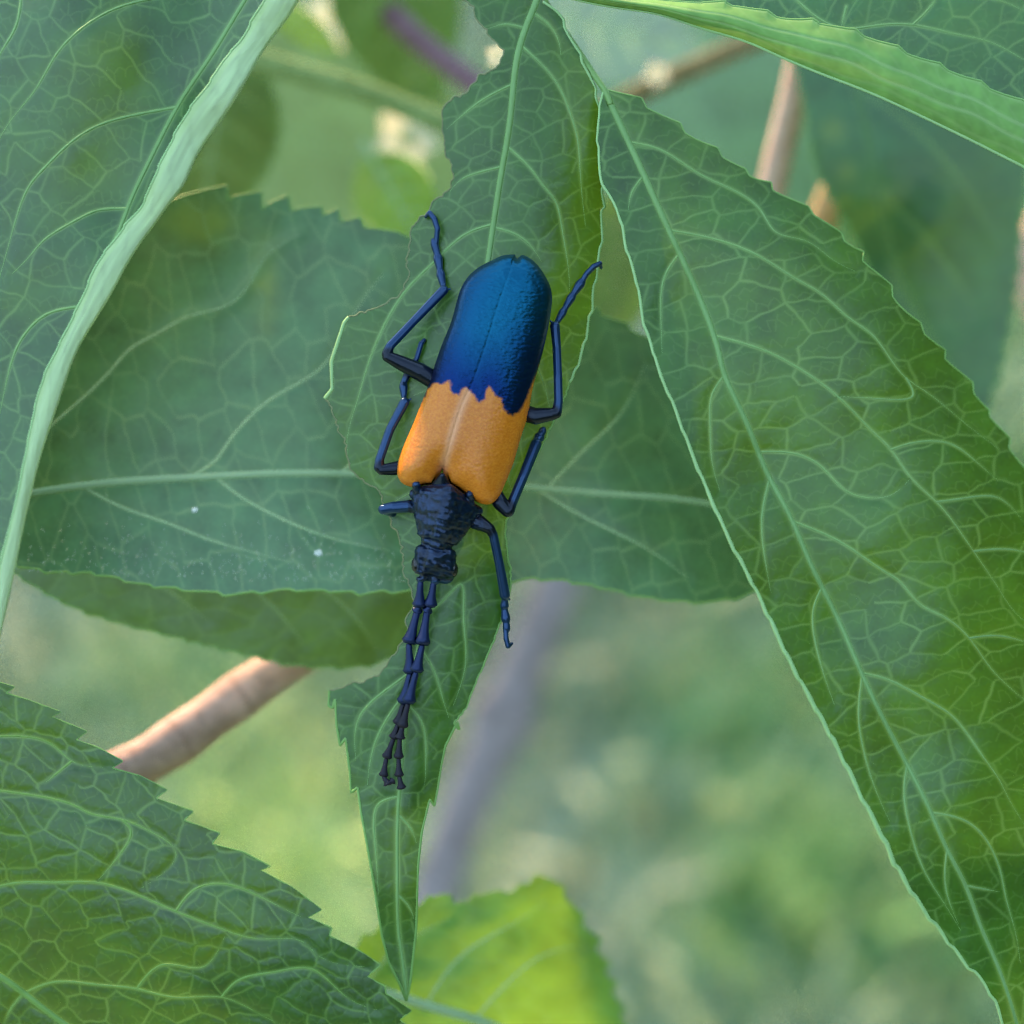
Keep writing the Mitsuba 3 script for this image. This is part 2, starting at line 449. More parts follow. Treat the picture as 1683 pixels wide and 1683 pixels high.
seg_e = edge([(541, 1135), (586, 1122), (614, 1114), (635, 1092), (657, 1060), (669, 1035), (668, 1017), (678, 992), (674, 964), (662, 928), (660, 895), (650, 873), (635, 837), (621, 808), (593, 787), (571, 759), (568, 730), (555, 701), (543, 669), (534, 655)], chew=2.6, seed=4, rim=1.3, mat='margin_brown')
seg_f = edge([(534, 655), (546, 640), (545, 594), (553, 570), (566, 530), (573, 521)], raw=True, rim=3.0, mat='margin_pale')
seg_g = edge([(573, 521), (600, 513), (636, 499), (657, 481), (671, 453), (668, 420), (673, 403), (673, 378), (696, 354), (718, 328), (734, 314), (743, 296), (741, 271), (730, 246), (728, 214), (725, 185), (741, 164), (764, 153), (778, 135), (800, 118), (816, 108), (827, 89), (822, 76), (808, 66), (796, 45), (785, 34), (775, 9), (757, 0), (790, -60), (860, -80), (892, 3)], chew=2.8, seed=6, rim=1.3, mat='margin_brown')
chewed, zc = leaf('chewed_leaf', 'green leaf with ragged bites out of its left side, under the blue and orange beetle',
    [seg_a, seg_b, seg_c, seg_d, seg_e, seg_f, seg_g],
    [(878, 0, -2), (845, 150, -0.2), (820, 300, 0.2), (790, 500, 0.3), (760, 700, 0.2), (720, 900, 0.2), (690, 1100, 0.2), (655, 1300, 0.1), (655, 1480, -0.6), (668, 1645, -2.2),
     (985, 200, -2.2), (990, 350, -2.6), (970, 500, -2.6), (935, 630, -2.2), (925, 300, -0.4), (910, 450, -0.5), (832, 870, -1.4), (810, 1050, -1.2), (720, 1290, -1.3), (685, 1500, -1.4),
     (730, 200, -0.4), (735, 310, -0.7), (672, 420, -1.6), (640, 500, -1.7), (540, 650, -2.2), (560, 540, -2.1), (600, 620, -1.2), (560, 720, -1.9), (640, 840, -1.4), (660, 930, -0.9), (545, 1140, -1.6), (600, 1150, -0.6), (580, 1300, -1.3), (620, 1500, -1.2)],
    midrib=[(884, -6), (878, 11), (864, 46), (849, 100), (842, 160), (835, 221), (824, 285), (814, 349), (803, 424), (780, 600), (745, 800), (702, 1000), (672, 1150), (656, 1304), (653, 1368), (653, 1439), (655, 1529), (662, 1582), (668, 1636)],
    ribs=[[(837, 137), (800, 160), (765, 185), (733, 213)], [(821, 272), (785, 284), (757, 296), (740, 314)], [(803, 368), (765, 385), (714, 430), (671, 473), (632, 534), (603, 605), (586, 662), (571, 720), (572, 752)],
          [(864, 75), (890, 106), (917, 140), (935, 180), (948, 224), (954, 290), (962, 370)], [(842, 242), (870, 275), (895, 308), (912, 330), (925, 385), (934, 440), (936, 480)], [(814, 374), (845, 384), (872, 404), (890, 430)],
          [(752, 775), (700, 800), (665, 815), (640, 830)], [(872, 20), (895, 34), (915, 60), (922, 90)], [(862, 46), (830, 40), (800, 48)],
          [(700, 1010), (735, 980), (757, 960), (762, 1010), (765, 1090), (745, 1160)], [(676, 1130), (640, 1175), (612, 1235), (604, 1290)], [(672, 1160), (692, 1185), (700, 1240), (698, 1290)],
          [(688, 1060), (712, 1100), (728, 1150), (738, 1180)], [(680, 1100), (640, 1130), (590, 1180), (585, 1250)], [(655, 1340), (675, 1362), (684, 1385)], [(653, 1310), (622, 1322), (616, 1380), (622, 1470)], [(654, 1470), (672, 1490), (680, 1510)], [(770, 660), (720, 640), (680, 650)],
          [(790, 540), (850, 560), (890, 620), (905, 680)], [(760, 720), (820, 760), (845, 820)]],
    size=38, stretch=1.3, angle=-0.4, seed=3, step=1.9, net_amp=0.36, fine_amp=0.12, base=(0.033, 0.112, 0.006), r_mid=(5.5, 2.2), r_rib=(1.7, 0.9),
    petiole=([(884, -4, -2.2 * MM), (886, -50, -4 * MM), (880, -120, -8 * MM)], (7, 9)))

# the big leaf on the right
seg_a = edge([(994, 146), (1046, 168), (1099, 200), (1153, 237), (1200, 267), (1247, 299), (1311, 337), (1375, 383), (1415, 426), (1445, 458), (1487, 515), (1520, 550), (1553, 590), (1585, 625), (1617, 672), (1640, 705), (1674, 765), (1700, 810), (1750, 920), (1782, 1060), (1790, 1250), (1770, 1450), (1735, 1620), (1690, 1790)],
             teeth=(62, 9, 1), rim=1.2, rim2=2.2, seed=8)
seg_b = edge([(1690, 1790), (1665, 1720), (1650, 1683), (1632, 1636), (1611, 1606), (1582, 1575), (1546, 1529), (1522, 1498), (1482, 1436), (1457, 1386)], teeth=(48, 4, -1), rim=1.6, rim2=4.0, seed=9, mat='margin_pale')
seg_c = edge([(1457, 1386), (1418, 1311), (1379, 1233), (1340, 1161), (1297, 1083), (1258, 1000), (1226, 937), (1190, 866), (1158, 794), (1129, 722), (1104, 657), (1083, 607), (1072, 570), (1060, 535), (1053, 496), (1042, 446), (1028, 399), (1021, 362), (1006, 328), (992, 303), (984, 240), (986, 180), (994, 146)],
             teeth=(60, 2.2, -1), rim=4.0, rim2=2.0, seed=10, mat='margin_pale')
big_right, zb = leaf('broad_leaf', 'large green leaf with a pale rolled left edge filling the right of the view',
    [seg_a, seg_b, seg_c],
    [(994, 150, -1.4), (1060, 292, 0.1), (1149, 488, 0.4), (1260, 778, 0.5), (1375, 1013, 0.5), (1482, 1240, 0.6), (1586, 1454, 0.4), (1671, 1683, -0.8),
     (988, 250, -0.6), (1042, 446, 1.2), (1083, 607, 2.2), (1190, 864, 3.0), (1297, 1083, 3.0), (1418, 1311, 2.4), (1546, 1529, 1.2), (1650, 1683, 0.0),
     (1083, 200, -1.3), (1247, 299, -1.9), (1415, 424, -2.4), (1555, 585, -3.6), (1675, 760, -5.0), (1785, 1100, -6.5), (1770, 1450, -5.0), (1690, 1780, -2.2),
     (1240, 420, 0.8), (1330, 640, 1.2), (1450, 880, 1.2), (1520, 1100, 1.2), (1600, 1300, 0.5), (1600, 850, -1.1), (1480, 600, -0.8)],
    midrib=[(996, 153), (1024, 214), (1060, 292), (1099, 378), (1149, 488), (1180, 575), (1190, 614), (1226, 693), (1261, 778), (1297, 846), (1333, 928), (1375, 1013), (1411, 1095), (1440, 1158), (1482, 1240), (1529, 1333), (1557, 1397), (1586, 1454), (1611, 1521), (1636, 1579), (1671, 1683), (1688, 1760)],
    ribs=[[(1035, 234), (1085, 246), (1126, 271), (1165, 294), (1247, 342), (1275, 381), (1325, 396), (1365, 424), (1405, 446)],
          [(1103, 378), (1158, 389), (1240, 417), (1311, 460), (1350, 483), (1397, 524), (1432, 549), (1462, 588), (1489, 621), (1525, 646), (1578, 689), (1643, 739)],
          [(1176, 550), (1254, 575), (1297, 596), (1375, 650), (1432, 707), (1464, 739), (1497, 785), (1539, 825), (1571, 864), (1600, 906), (1639, 964), (1668, 1006), (1710, 1040)],
          [(1254, 739), (1308, 746), (1350, 767), (1382, 800), (1407, 814), (1460, 815), (1495, 788)],
          [(1300, 857), (1347, 874), (1390, 896), (1454, 939), (1479, 956), (1511, 992), (1550, 1013), (1593, 1049), (1629, 1099), (1682, 1149), (1730, 1190)],
          [(1418, 1104), (1454, 1115), (1525, 1151), (1564, 1176), (1596, 1215), (1621, 1251), (1643, 1283), (1657, 1311), (1690, 1365)],
          [(1532, 1336), (1582, 1347), (1611, 1368), (1632, 1400), (1646, 1440), (1653, 1475), (1668, 1529), (1677, 1582)], [(1586, 1457), (1643, 1466)],
          [(1049, 292), (1038, 318), (1033, 345)], [(1103, 421), (1092, 456), (1086, 517), (1088, 580)], [(1186, 618), (1170, 650), (1167, 693), (1170, 757), (1183, 807)], [(1259, 789), (1252, 853), (1258, 924), (1267, 975)],
          [(1340, 971), (1336, 1006), (1347, 1085), (1356, 1115), (1372, 1160)], [(1407, 1112), (1411, 1172), (1416, 1218), (1436, 1290), (1462, 1350)], [(1486, 1258), (1486, 1304), (1497, 1368), (1518, 1429), (1550, 1482), (1579, 1529)], [(1550, 1400), (1554, 1457), (1575, 1518)],
          [(1489, 621), (1500, 650), (1440, 655), (1376, 652)], [(1464, 739), (1500, 728), (1560, 729), (1600, 755), (1640, 790)], [(1539, 825), (1590, 818), (1640, 818), (1680, 855)], [(1600, 906), (1660, 903), (1710, 915)], [(1593, 1049), (1640, 1045), (1700, 1060)]],
    size=46, stretch=1.7, angle=-0.25, seed=4, step=2.0, base=(0.036, 0.125, 0.006), r_mid=(5.4, 2.8), r_rib=(1.6, 0.8),
    petiole=([(889, -6, -2.6 * MM), (912, 30, -2.9 * MM), (950, 84, -2.9 * MM), (980, 128, -2.2 * MM), (996, 152, -1.5 * MM), (1004, 172, -1.3 * MM)], (7, 5)))

# the rolled leaf on the left
crest = [(520, -60), (492, 0), (474, 29), (435, 82), (406, 132), (378, 178), (353, 214), (321, 264), (303, 303), (282, 332), (257, 367), (228, 406), (200, 453), (175, 499), (139, 556), (118, 600), (100, 654), (72, 737), (50, 820), (36, 883), (19, 966), (0, 1049), (-20, 1140)]
roll = [(460, -60), (435, 0), (414, 36), (396, 68), (371, 96), (357, 118), (335, 150), (314, 178), (285, 228), (264, 271), (250, 303), (232, 342), (207, 371), (189, 396), (164, 428), (143, 474), (114, 535), (89, 585), (71, 625), (46, 729), (17, 862), (0, 925), (-30, 1060)]
seg_a = edge([(-260, -60), (100, -90), (520, -60)], rim=-1)
seg_b = edge(crest, rim=-1)
seg_c = edge([(-20, 1140), (-120, 900), (-220, 500), (-260, -60)], rim=-1)
ctrl_l = [(395, 0, -1.2), (296, 168, -0.8), (214, 332, 0.4), (168, 417, 1.8), (90, 560, 1.8), (40, 720, 2.8), (0, 880, 4.0), (-20, 1140, 5.5), (520, -60, 2.8), (492, 0, 3.0), (378, 178, 3.2), (282, 332, 3.2), (200, 453, 3.0), (118, 600, 3.3), (60, 790, 4.2), (0, 1049, 5.6),
          (150, 60, 1.2), (120, 250, 1.2), (60, 420, 1.2), (0, 600, 1.2), (0, 60, -0.4), (0, 300, -0.2), (-150, 100, -2.2), (-220, 500, -2.6), (-120, 900, 1)]
rolled_left, zl = leaf('rolled_leaf', 'dark bluish leaf at the left edge, its right margin rolled over to show pale mint', [seg_a, seg_b, seg_c], ctrl_l,
    midrib=[(440, -60), (403, 0), (381, 36), (346, 93), (296, 168), (246, 264), (214, 332), (192, 389), (165, 440), (120, 530), (80, 620)],
    ribs=[[(420, -30), (330, -14), (239, 0), (185, 16), (135, 46), (93, 89), (59, 146), (14, 203), (-20, 270)], [(288, 174), (221, 189), (153, 210), (107, 242), (75, 274), (50, 303), (32, 342), (14, 403), (-6, 475)],
          [(206, 342), (160, 346), (121, 364), (71, 396), (46, 424), (20, 450)], [(128, 500), (80, 515), (53, 535), (32, 563), (16, 605), (0, 680)], [(36, -20), (25, 46), (4, 82), (-20, 130)]],
    size=52, stretch=1.3, angle=0.7, seed=5, step=2.2, base=(0.034, 0.110, 0.024), bulge=0.01, r_mid=(3.6, 3.0), r_rib=(2.4, 1.4), net_amp=0.42, fine_amp=0.14)
# its margin, rolled over: from the crest back across the face
R1, R0 = even(spline(crest, 3), 3.0), even(spline(roll, 3), 3.0)
rows = 420
R1, R0 = R1[np.linspace(0, len(R1) - 1, rows).round().astype(int)], R0[np.linspace(0, len(R0) - 1, rows).round().astype(int)]
zr = zl(R1)
cols = 15
V = []
tooth = 3.0 * np.abs(((np.arange(rows) / 19.0) % 1.0) - 0.15) * (np.arange(rows) < 330)
for k in range(cols):
    t = k / (cols - 1)
    p = R1 * (1 - t) + R0 * t
    if k == cols - 1:
        dd = (R0 - R1) / np.linalg.norm(R0 - R1, axis=1, keepdims=True)
        p = p + dd * tooth[:, None]
    arch = 0.42 * MM * math.sin(math.pi * min(1, 0.15 + 0.7 * t)) - 0.1 * MM * t + 0.10 * MM * (meshkit.fbm(np.c_[np.full(rows, t * 5), np.arange(rows) / 14.0, np.zeros(rows)], 3) - 0.5)
    V.append(np.c_[p, zr + arch - (0.0 if k else 0.25 * MM)])
V = np.stack(V, 1).reshape(-1, 3)
ii, jj = np.meshgrid(np.arange(rows - 1), np.arange(cols - 1), indexing='ij')
A = (ii * cols + jj).ravel()
Fq = np.vstack([np.stack([A, A + cols, A + cols + 1], 1), np.stack([A, A + cols + 1, A + 1], 1)])[:, ::-1]
lane = np.tile(np.arange(cols) / (cols - 1.0), rows)
along = np.repeat(np.arange(rows), cols)
streak = meshkit.fbm(np.c_[lane * 9, along / 40.0, along * 0], 3)
cross = np.exp(-((((along + 26 * lane + 9 * streak) / 23.0) % 1.0 - 0.5) / 0.09) ** 2)
cc = np.array([0.52, 0.68, 0.36]) * (0.72 + 0.5 * streak)[:, None] * (1 - 0.10 * cross)[:, None]
cc = cc * (1 - 0.45 * (lane > 0.8)[:, None]) + 0.45 * (lane > 0.8)[:, None] * np.array([0.50, 0.70, 0.28])
uvv = np.c_[np.full(len(V), 0.3), np.full(len(V), 0.5)]
k = put(child(rolled_left, 'rolled_margin'), V, Fq, 'leaf_under', uv=uvv, color=cc)
labels[k] = {'label': 'pale mint underside strip rolled over the leaf edge'}
put(child(rolled_left, 'margin'), *tube(V.reshape(rows, cols, 3)[:, -1], 2.0, 8), 'margin_pale')

# the rolled leaf at the top right
crest = [(905, -12), (960, 2), (1028, 14), (1083, 23), (1154, 46), (1226, 68), (1283, 93), (1368, 128), (1425, 150), (1511, 189), (1600, 232), (1683, 274), (1800, 335)]
roll = [(910, -30), (990, -14), (1083, 0), (1150, 5), (1226, 14), (1283, 30), (1350, 40), (1425, 62), (1504, 94), (1539, 108), (1628, 147), (1683, 172), (1800, 235)]
seg_a = edge([(905, -12), (1100, -160), (1500, -220), (1800, -150), (1860, 100), (1800, 335)], rim=-1)
seg_b = edge(crest[::-1], rim=-1)
ctrl_t = [(905, -12, -2.4), (1083, 10, -0.6), (1226, 60, -0.2), (1425, 130, 0.3), (1683, 260, 0.8), (1800, 335, 1.0), (1300, -20, -2.0), (1500, 30, -2.0), (1650, 90, -2.2), (1500, -150, -4), (1800, -60, -5), (1860, 100, -3.5), (1100, -120, -4)]
top_right, zt = leaf('rolled_leaf', 'leaf in the top right corner with its lower edge rolled up into a yellow-green strip', [seg_a, seg_b], ctrl_t,
    midrib=[(905, -14), (1060, -60), (1300, -90), (1560, -85), (1850, 0)],
    ribs=[[(1240, -86), (1320, 10), (1382, 46), (1440, 42), (1500, 41), (1575, 57), (1625, 68), (1683, 98), (1760, 140)], [(1420, -90), (1500, -40), (1570, -10), (1640, 0), (1720, 40)], [(1391, 10), (1386, 30), (1382, 46)], [(1500, 41), (1530, 10), (1548, -20)]],
    size=40, stretch=1.5, angle=-0.6, seed=6, step=2.2, base=(0.038, 0.140, 0.030), bulge=0.02)
R1, R0 = even(spline(crest, 3), 2.6), even(spline(roll, 3), 2.6)
rows = 380
R1, R0 = R1[np.linspace(0, len(R1) - 1, rows).round().astype(int)], R0[np.linspace(0, len(R0) - 1, rows).round().astype(int)]
zr = zt(R1)
cols = 34
V, vn = [], []
u = (np.arange(rows) / 30.0) % 1.0
tooth = 7.0 * np.where(u < 0.8, (u / 0.8) ** 2, 1 - (u - 0.8) / 0.2) * (np.arange(rows) > 100)
for k in range(cols):
    t = k / (cols - 1)
    p = R1 * (1 - t) + R0 * t
    dd = (R0 - R1) / np.linalg.norm(R0 - R1, axis=1, keepdims=True)
    p = p + dd * (tooth * max(0, (t - 0.85) / 0.15))[:, None]
    wob = 0.03 * np.sin(np.arange(rows) / 17.0) + 0.02 * np.sin(np.arange(rows) / 7.0 + 1)
    lines = np.exp(-(((t + wob - 0.33 - 0.1 * np.arange(rows) / rows)) / 0.030) ** 2) + np.exp(-((t + wob - 0.66) / 0.028) ** 2) + 0.5 * np.exp(-((t - wob - 0.16) / 0.03) ** 2)
    cross = np.exp(-((((np.arange(rows) + 40 * t) / 17.0) % 1.0 - 0.5) / 0.07) ** 2) * 0.22
    V.append(np.c_[p, zr + MM * (1.5 * math.sin(math.pi * (0.08 + 0.80 * t)) - 0.5 * t) - 0.05 * MM * lines])
    vn.append(np.clip(np.maximum(lines, cross) + 0.5 * (t > 0.96), 0, 1))
V = np.stack(V, 1).reshape(-1, 3)
vn = np.stack(vn, 1).ravel()
ii, jj = np.meshgrid(np.arange(rows - 1), np.arange(cols - 1), indexing='ij')
A = (ii * cols + jj).ravel()
Fq = np.vstack([np.stack([A, A + cols, A + cols + 1], 1), np.stack([A, A + cols + 1, A + 1], 1)])
g = meshkit.fbm(np.c_[V[:, :2] / 22, V[:, 2:] * 0], 3)
cc = np.array([0.19, 0.38, 0.09]) * (0.75 + 0.5 * g)[:, None]
cc = cc * (1 - 0.6 * vn[:, None]) + np.array([0.34, 0.5, 0.22]) * 0.6 * vn[:, None]
k = put(child(top_right, 'rolled_margin'), V, Fq, 'leaf_under', uv=np.c_[vn, g], color=cc)
labels[k] = {'label': 'yellow-green underside strip rolled up along the lower edge'}
put(child(top_right, 'margin'), *tube(V.reshape(rows, cols, 3)[:, -1], 2.0, 8), 'margin')
put(child(top_right, 'fold'), *tube(V.reshape(rows, cols, 3)[:, 0], 2.6, 8), 'margin_pale')

# the puckered leaf at the bottom left
teeth_l = [(-60, 1090), (0, 1122), (24, 1129), (10, 1139), (45, 1150), (100, 1170), (85, 1178), (143, 1202), (124, 1216), (160, 1228), (202, 1251), (184, 1262), (230, 1275), (275, 1298), (256, 1312), (318, 1333), (302, 1348), (361, 1369), (348, 1387), (400, 1400), (445, 1424), (427, 1430), (480, 1458), (529, 1495), (505, 1508), (546, 1525), (541, 1538), (590, 1562), (626, 1586), (603, 1605), (633, 1621), (634, 1633), (677, 1661), (656, 1676), (700, 1705), (740, 1760)]
seg_a = edge(teeth_l, raw=True, rim=1.2)
seg_b = edge([(740, 1760), (600, 1850), (300, 1900), (0, 1850), (-200, 1700), (-220, 1300), (-60, 1090)], rim=-1)
puckered, zp = leaf('puckered_leaf', 'puckered green leaf with a coarsely toothed edge in the bottom left corner', [seg_a, seg_b],
    [(0, 1604, -3.2), (107, 1683, -3.6), (0, 1456, -1.2), (0, 1300, 0.0), (0, 1122, 0.2), (200, 1251, 0.0), (360, 1368, 0.2), (528, 1495, 0.1), (676, 1661, -0.4), (150, 1400, 0.9), (300, 1530, 0.8), (450, 1620, 0.4), (225, 1625, -0.8), (400, 1683, -0.8), (300, 1900, -6), (740, 1760, -1.2), (-200, 1500, -3), (-200, 1750, -7), (0, 1850, -5)],
    midrib=[(-120, 1545), (0, 1604), (36, 1629), (107, 1683), (220, 1745), (400, 1800), (720, 1765)],
    ribs=[[(43, 1627), (89, 1614), (160, 1618), (225, 1625), (289, 1639), (364, 1639), (435, 1671), (500, 1700)], [(364, 1639), (392, 1611), (453, 1597), (513, 1593), (570, 1639), (620, 1660)],
          [(-60, 1470), (0, 1456), (36, 1450), (93, 1450), (157, 1450), (225, 1470), (289, 1498), (371, 1529), (428, 1543), (496, 1547), (524, 1571), (600, 1589)], [(-40, 1292), (0, 1299), (61, 1308), (125, 1325), (146, 1336), (200, 1347), (246, 1366), (285, 1393), (289, 1407), (232, 1460)],
          [(-30, 1210), (0, 1210), (32, 1210), (86, 1224), (118, 1251), (175, 1261)], [(289, 1498), (320, 1462), (370, 1453), (430, 1475), (500, 1510)], [(225, 1625), (270, 1585), (330, 1590), (372, 1532)],
          [(118, 1251), (70, 1290)], [(200, 1347), (215, 1365), (200, 1400), (160, 1448)], [(43, 1630), (20, 1655), (4, 1690)]],
    size=42, stretch=1.4, angle=0.55, fine=17, seed=7, step=2.0, base=(0.027, 0.092, 0.007), vein=(0.20, 0.37, 0.075), vein_mat='vein_green', bulge=0.075, valley=0.11, ripple=0.35, r_mid=(6, 4.5), r_rib=(1.7, 0.9), net_amp=0.46, fine_amp=0.14)


# the level leaf behind the beetle
def blotch(pts, col, rng):
    d1 = np.exp(-(((pts[:, 0] - 330) / 62) ** 2 + ((pts[:, 1] - 365) / 45) ** 2))
    d2 = np.exp(-(((pts[:, 0] - 435) / 26) ** 2 + ((pts[:, 1] - 470) / 75) ** 2))
    n = meshkit.fbm(np.c_[pts / 26, pts[:, :1] * 0], 3)
    k = np.clip((d1 + 0.8 * d2) * (0.3 + 1.3 * n), 0, 1)[:, None]
    d3 = np.exp(-(((pts[:, 0] - 320) / 45) ** 2 + ((pts[:, 1] - 415) / 26) ** 2))[:, None]
    return (col * (1 - 0.75 * k) + 0.75 * k * np.array([0.24, 0.30, 0.04])) * (1 - 0.55 * d3 * n[:, None])


seg_a = edge([(30, 900), (60, 700), (150, 450), (282, 330), (374, 305)], rim=1.6)
seg_b = edge([(374, 305), (374, 330), (388, 322), (431, 314), (430, 345), (445, 333), (474, 321), (478, 346), (500, 341), (528, 339), (531, 354), (556, 342), (560, 364), (592, 357), (598, 374), (621, 376), (654, 381), (671, 390)], raw=True, rim=1.5)
seg_c = edge([(671, 390), (760, 410), (860, 455), (974, 510), (1045, 548), (1150, 620), (1260, 720), (1400, 880)], teeth=(48, 8, 1), rim=1.5, seed=2)
seg_d = edge([(1400, 880), (1300, 950), (1235, 972), (1189, 985), (1135, 988), (1071, 982), (1007, 969), (957, 958), (892, 950), (842, 952), (760, 966), (670, 969), (582, 972), (470, 968), (387, 974), (291, 966), (220, 956), (154, 941), (83, 938), (25, 926)], teeth=(55, 5, 1), rim=2.0, seed=3)
seg_e = edge([(25, 926), (24, 912), (30, 900)], raw=True)
level, zv = leaf('level_leaf', 'soft blue-green leaf lying level behind the beetle with a pale midrib and brown blotches', [seg_a, seg_b, seg_c, seg_d, seg_e],
    [(46, 812, -7), (312, 785, -8.6), (582, 779, -9.8), (864, 801, -11.5), (1165, 828, -13), (1400, 880, -14.5), (374, 305, -12.5), (528, 345, -13), (671, 390, -13.5), (974, 510, -16), (1150, 620, -16.5), (150, 450, -11), (60, 700, -8),
     (30, 920, -5.8), (220, 958, -5.8), (470, 968, -6.5), (670, 968, -7.5), (946, 957, -9), (1189, 984, -10.5), (400, 560, -10.8), (700, 600, -12.2), (300, 890, -7.2), (600, 890, -8.2), (1000, 700, -13.6)],
    midrib=[(30, 815), (46, 812), (166, 795), (312, 785), (437, 779), (582, 779), (720, 788), (864, 801), (1000, 812), (1100, 819), (1165, 828), (1390, 878)],
    ribs=[[(52, 735), (67, 716), (108, 679), (183, 608), (214, 574), (264, 545), (310, 520), (385, 495), (428, 435), (442, 417), (492, 385)], [(308, 779), (353, 758), (374, 729), (432, 666), (478, 637), (532, 600), (580, 520), (630, 450)],
          [(137, 812), (208, 837), (270, 858), (333, 883), (416, 908), (480, 925)], [(353, 795), (395, 816), (457, 850), (541, 883), (640, 905)], [(900, 798), (960, 740), (1020, 680), (1060, 600)], [(880, 815), (960, 850), (1060, 900), (1130, 950)], [(560, 779), (640, 700), (700, 620)]],
    size=46, stretch=1.8, angle=1.3, seed=8, step=2.6, mat='leaf_matt', base=(0.082, 0.215, 0.090), vein=(0.22, 0.37, 0.15), bulge=0.012, r_mid=(6.5, 4.5), r_rib=(1.9, 1.2), vein_mat='vein_light', tint=blotch, net_amp=0.55, fine_amp=0.12)

# fine hairs along its lower margin
hr = np.random.default_rng(21)
hs = []
for _ in range(320):
    x = hr.uniform(40, 665)
    y = 965 - abs(hr.normal(0, 42)) - (40 - 0.06 * x if x < 600 else 0) * 0.6
    z = zv(np.array([[x, y]]))[0]
    a, L = hr.uniform(-0.6, 0.6), hr.uniform(4, 9)
    p = np.array([[x, y, z], [x + 0.5 * L * math.sin(a), y - 0.4 * L * math.cos(a), z + 0.35 * L], [x + L * math.sin(a), y - L * math.cos(a) * 0.8, z + 0.45 * L]])
    hs.append(tube(p, [0.55, 0.45, 0.25], 3, close=False))
k = put(child(level, 'hairs'), *join(hs), 'hair')
labels[k] = {'label': 'fine pale hairs along the lower edge of the leaf', 'kind': 'stuff'}
for (x, y, r, where) in [(523, 909, 6.5, 'below the pale midrib near the beetle head'), (320, 838, 5.0, 'just under its midrib')]:
    z = zv(np.array([[x, y]]))[0]
    ico = trimesh.creation.icosphere(2, 1.0)
    vv = ico.vertices * (r * (0.75 + 0.5 * meshkit.noise(ico.vertices * 2 + x))[:, None]) * [1, 0.8, 0.35] + [x, y, z + 1]
    k = thing('pale_speck', 'tiny white speck on the level blue-green leaf ' + where, 'speck')
    put(k, vv, ico.faces[:, ::-1], 'speck')
    labels[k] = {'label': 'tiny white speck on the level blue-green leaf ' + where, 'category': 'speck'}

# the leaf under it
seg_a = edge([(15, 935), (160, 870), (400, 850), (640, 900), (760, 980)], rim=-1)
seg_b = edge([(760, 980), (700, 1050), (666, 1066), (624, 1087), (541, 1096), (458, 1087), (354, 1062), (250, 1037), (146, 1007), (83, 978), (15, 935)], teeth=(38, 4, 1), rim=1.8, seed=4)
under, zu = leaf('shaded_leaf', 'olive green leaf hanging in shade just below the level blue-green leaf', [seg_a, seg_b],
    [(15, 935, -12), (760, 980, -16), (400, 860, -12), (400, 1070, -14), (250, 1037, -13), (600, 1090, -16), (400, 960, -13)],
    midrib=[(20, 930), (250, 925), (500, 940), (755, 980)], ribs=[[(160, 926), (260, 960), (340, 1020)], [(330, 930), (430, 980), (500, 1060)], [(480, 940), (570, 1000), (620, 1070)]],
    seed=9, step=4.0, mat='leaf_matt', base=(0.065, 0.155, 0.035), net_amp=0.25, fine_amp=0.1, vein_mat='vein_soft', rim=1.8)

# ------------------------------------------------------------------ leaves out of focus
# the backlit yellow-green one at the bottom
seg_a = edge([(560, 1600), (589, 1557), (630, 1525), (689, 1489), (728, 1474), (750, 1486), (792, 1472), (839, 1468), (864, 1457), (887, 1437)], teeth=(34, 7, 1), rim=1.5)
seg_b = edge([(887, 1437), (914, 1457), (938, 1489), (963, 1529), (988, 1582), (1013, 1653), (1030, 1720), (1000, 1850)], teeth=(46, 11, 1), rim=1.5)
seg_c = edge([(1000, 1850), (800, 1900), (600, 1800), (530, 1690), (560, 1600)], rim=-1)
young, zy = leaf('backlit_leaf', 'bright yellow-green backlit leaf at the bottom, behind the tip of the chewed leaf', [seg_a, seg_b, seg_c],
    [(560, 1600, -19), (700, 1490, -19.5), (887, 1437, -23), (988, 1582, -30), (1020, 1690, -33), (800, 1600, -19.5), (720, 1660, -18.5), (1000, 1850, -35), (800, 1900, -23), (600, 1800, -19), (900, 1600, -23)],
    midrib=[(560, 1610), (635, 1632), (720, 1658), (803, 1683), (900, 1740), (990, 1840)], ribs=[[(700, 1650), (760, 1570), (840, 1520), (900, 1480)], [(780, 1675), (850, 1600), (920, 1560), (980, 1560)], [(600, 1620), (650, 1560), (740, 1510)]],
    seed=10, step=4.0, mat='leaf_young', base=(0.09, 0.27, 0.07), vein=(0.20, 0.40, 0.17), net_amp=0.45, fine_amp=0.1, r_mid=(9, 6), vein_mat='vein_pale', ripple=0.6)

# the dark blurred one on the right
seg_a = edge([(1290, 60), (1480, 0), (1650, 90), (1690, 250), (1680, 339), (1664, 499), (1645, 600), (1615, 690)], teeth=(40, 6, 1), rim=2)
seg_b = edge([(1615, 690), (1540, 640), (1470, 540), (1425, 430), (1379, 341), (1347, 285), (1330, 214), (1311, 120), (1290, 60)], teeth=(40, 5, 1), rim=2, seed=3)


def spots(pts, col, rng):
    k = sum(np.exp(-(((pts[:, 0] - x) / r) ** 2 + ((pts[:, 1] - y) / r) ** 2)) for x, y, r in ((1370, 215, 20), (1392, 282, 16), (1388, 330, 10)))[:, None]
    return col * (1 - 0.7 * k) + 0.7 * k * np.array([0.16, 0.24, 0.03])


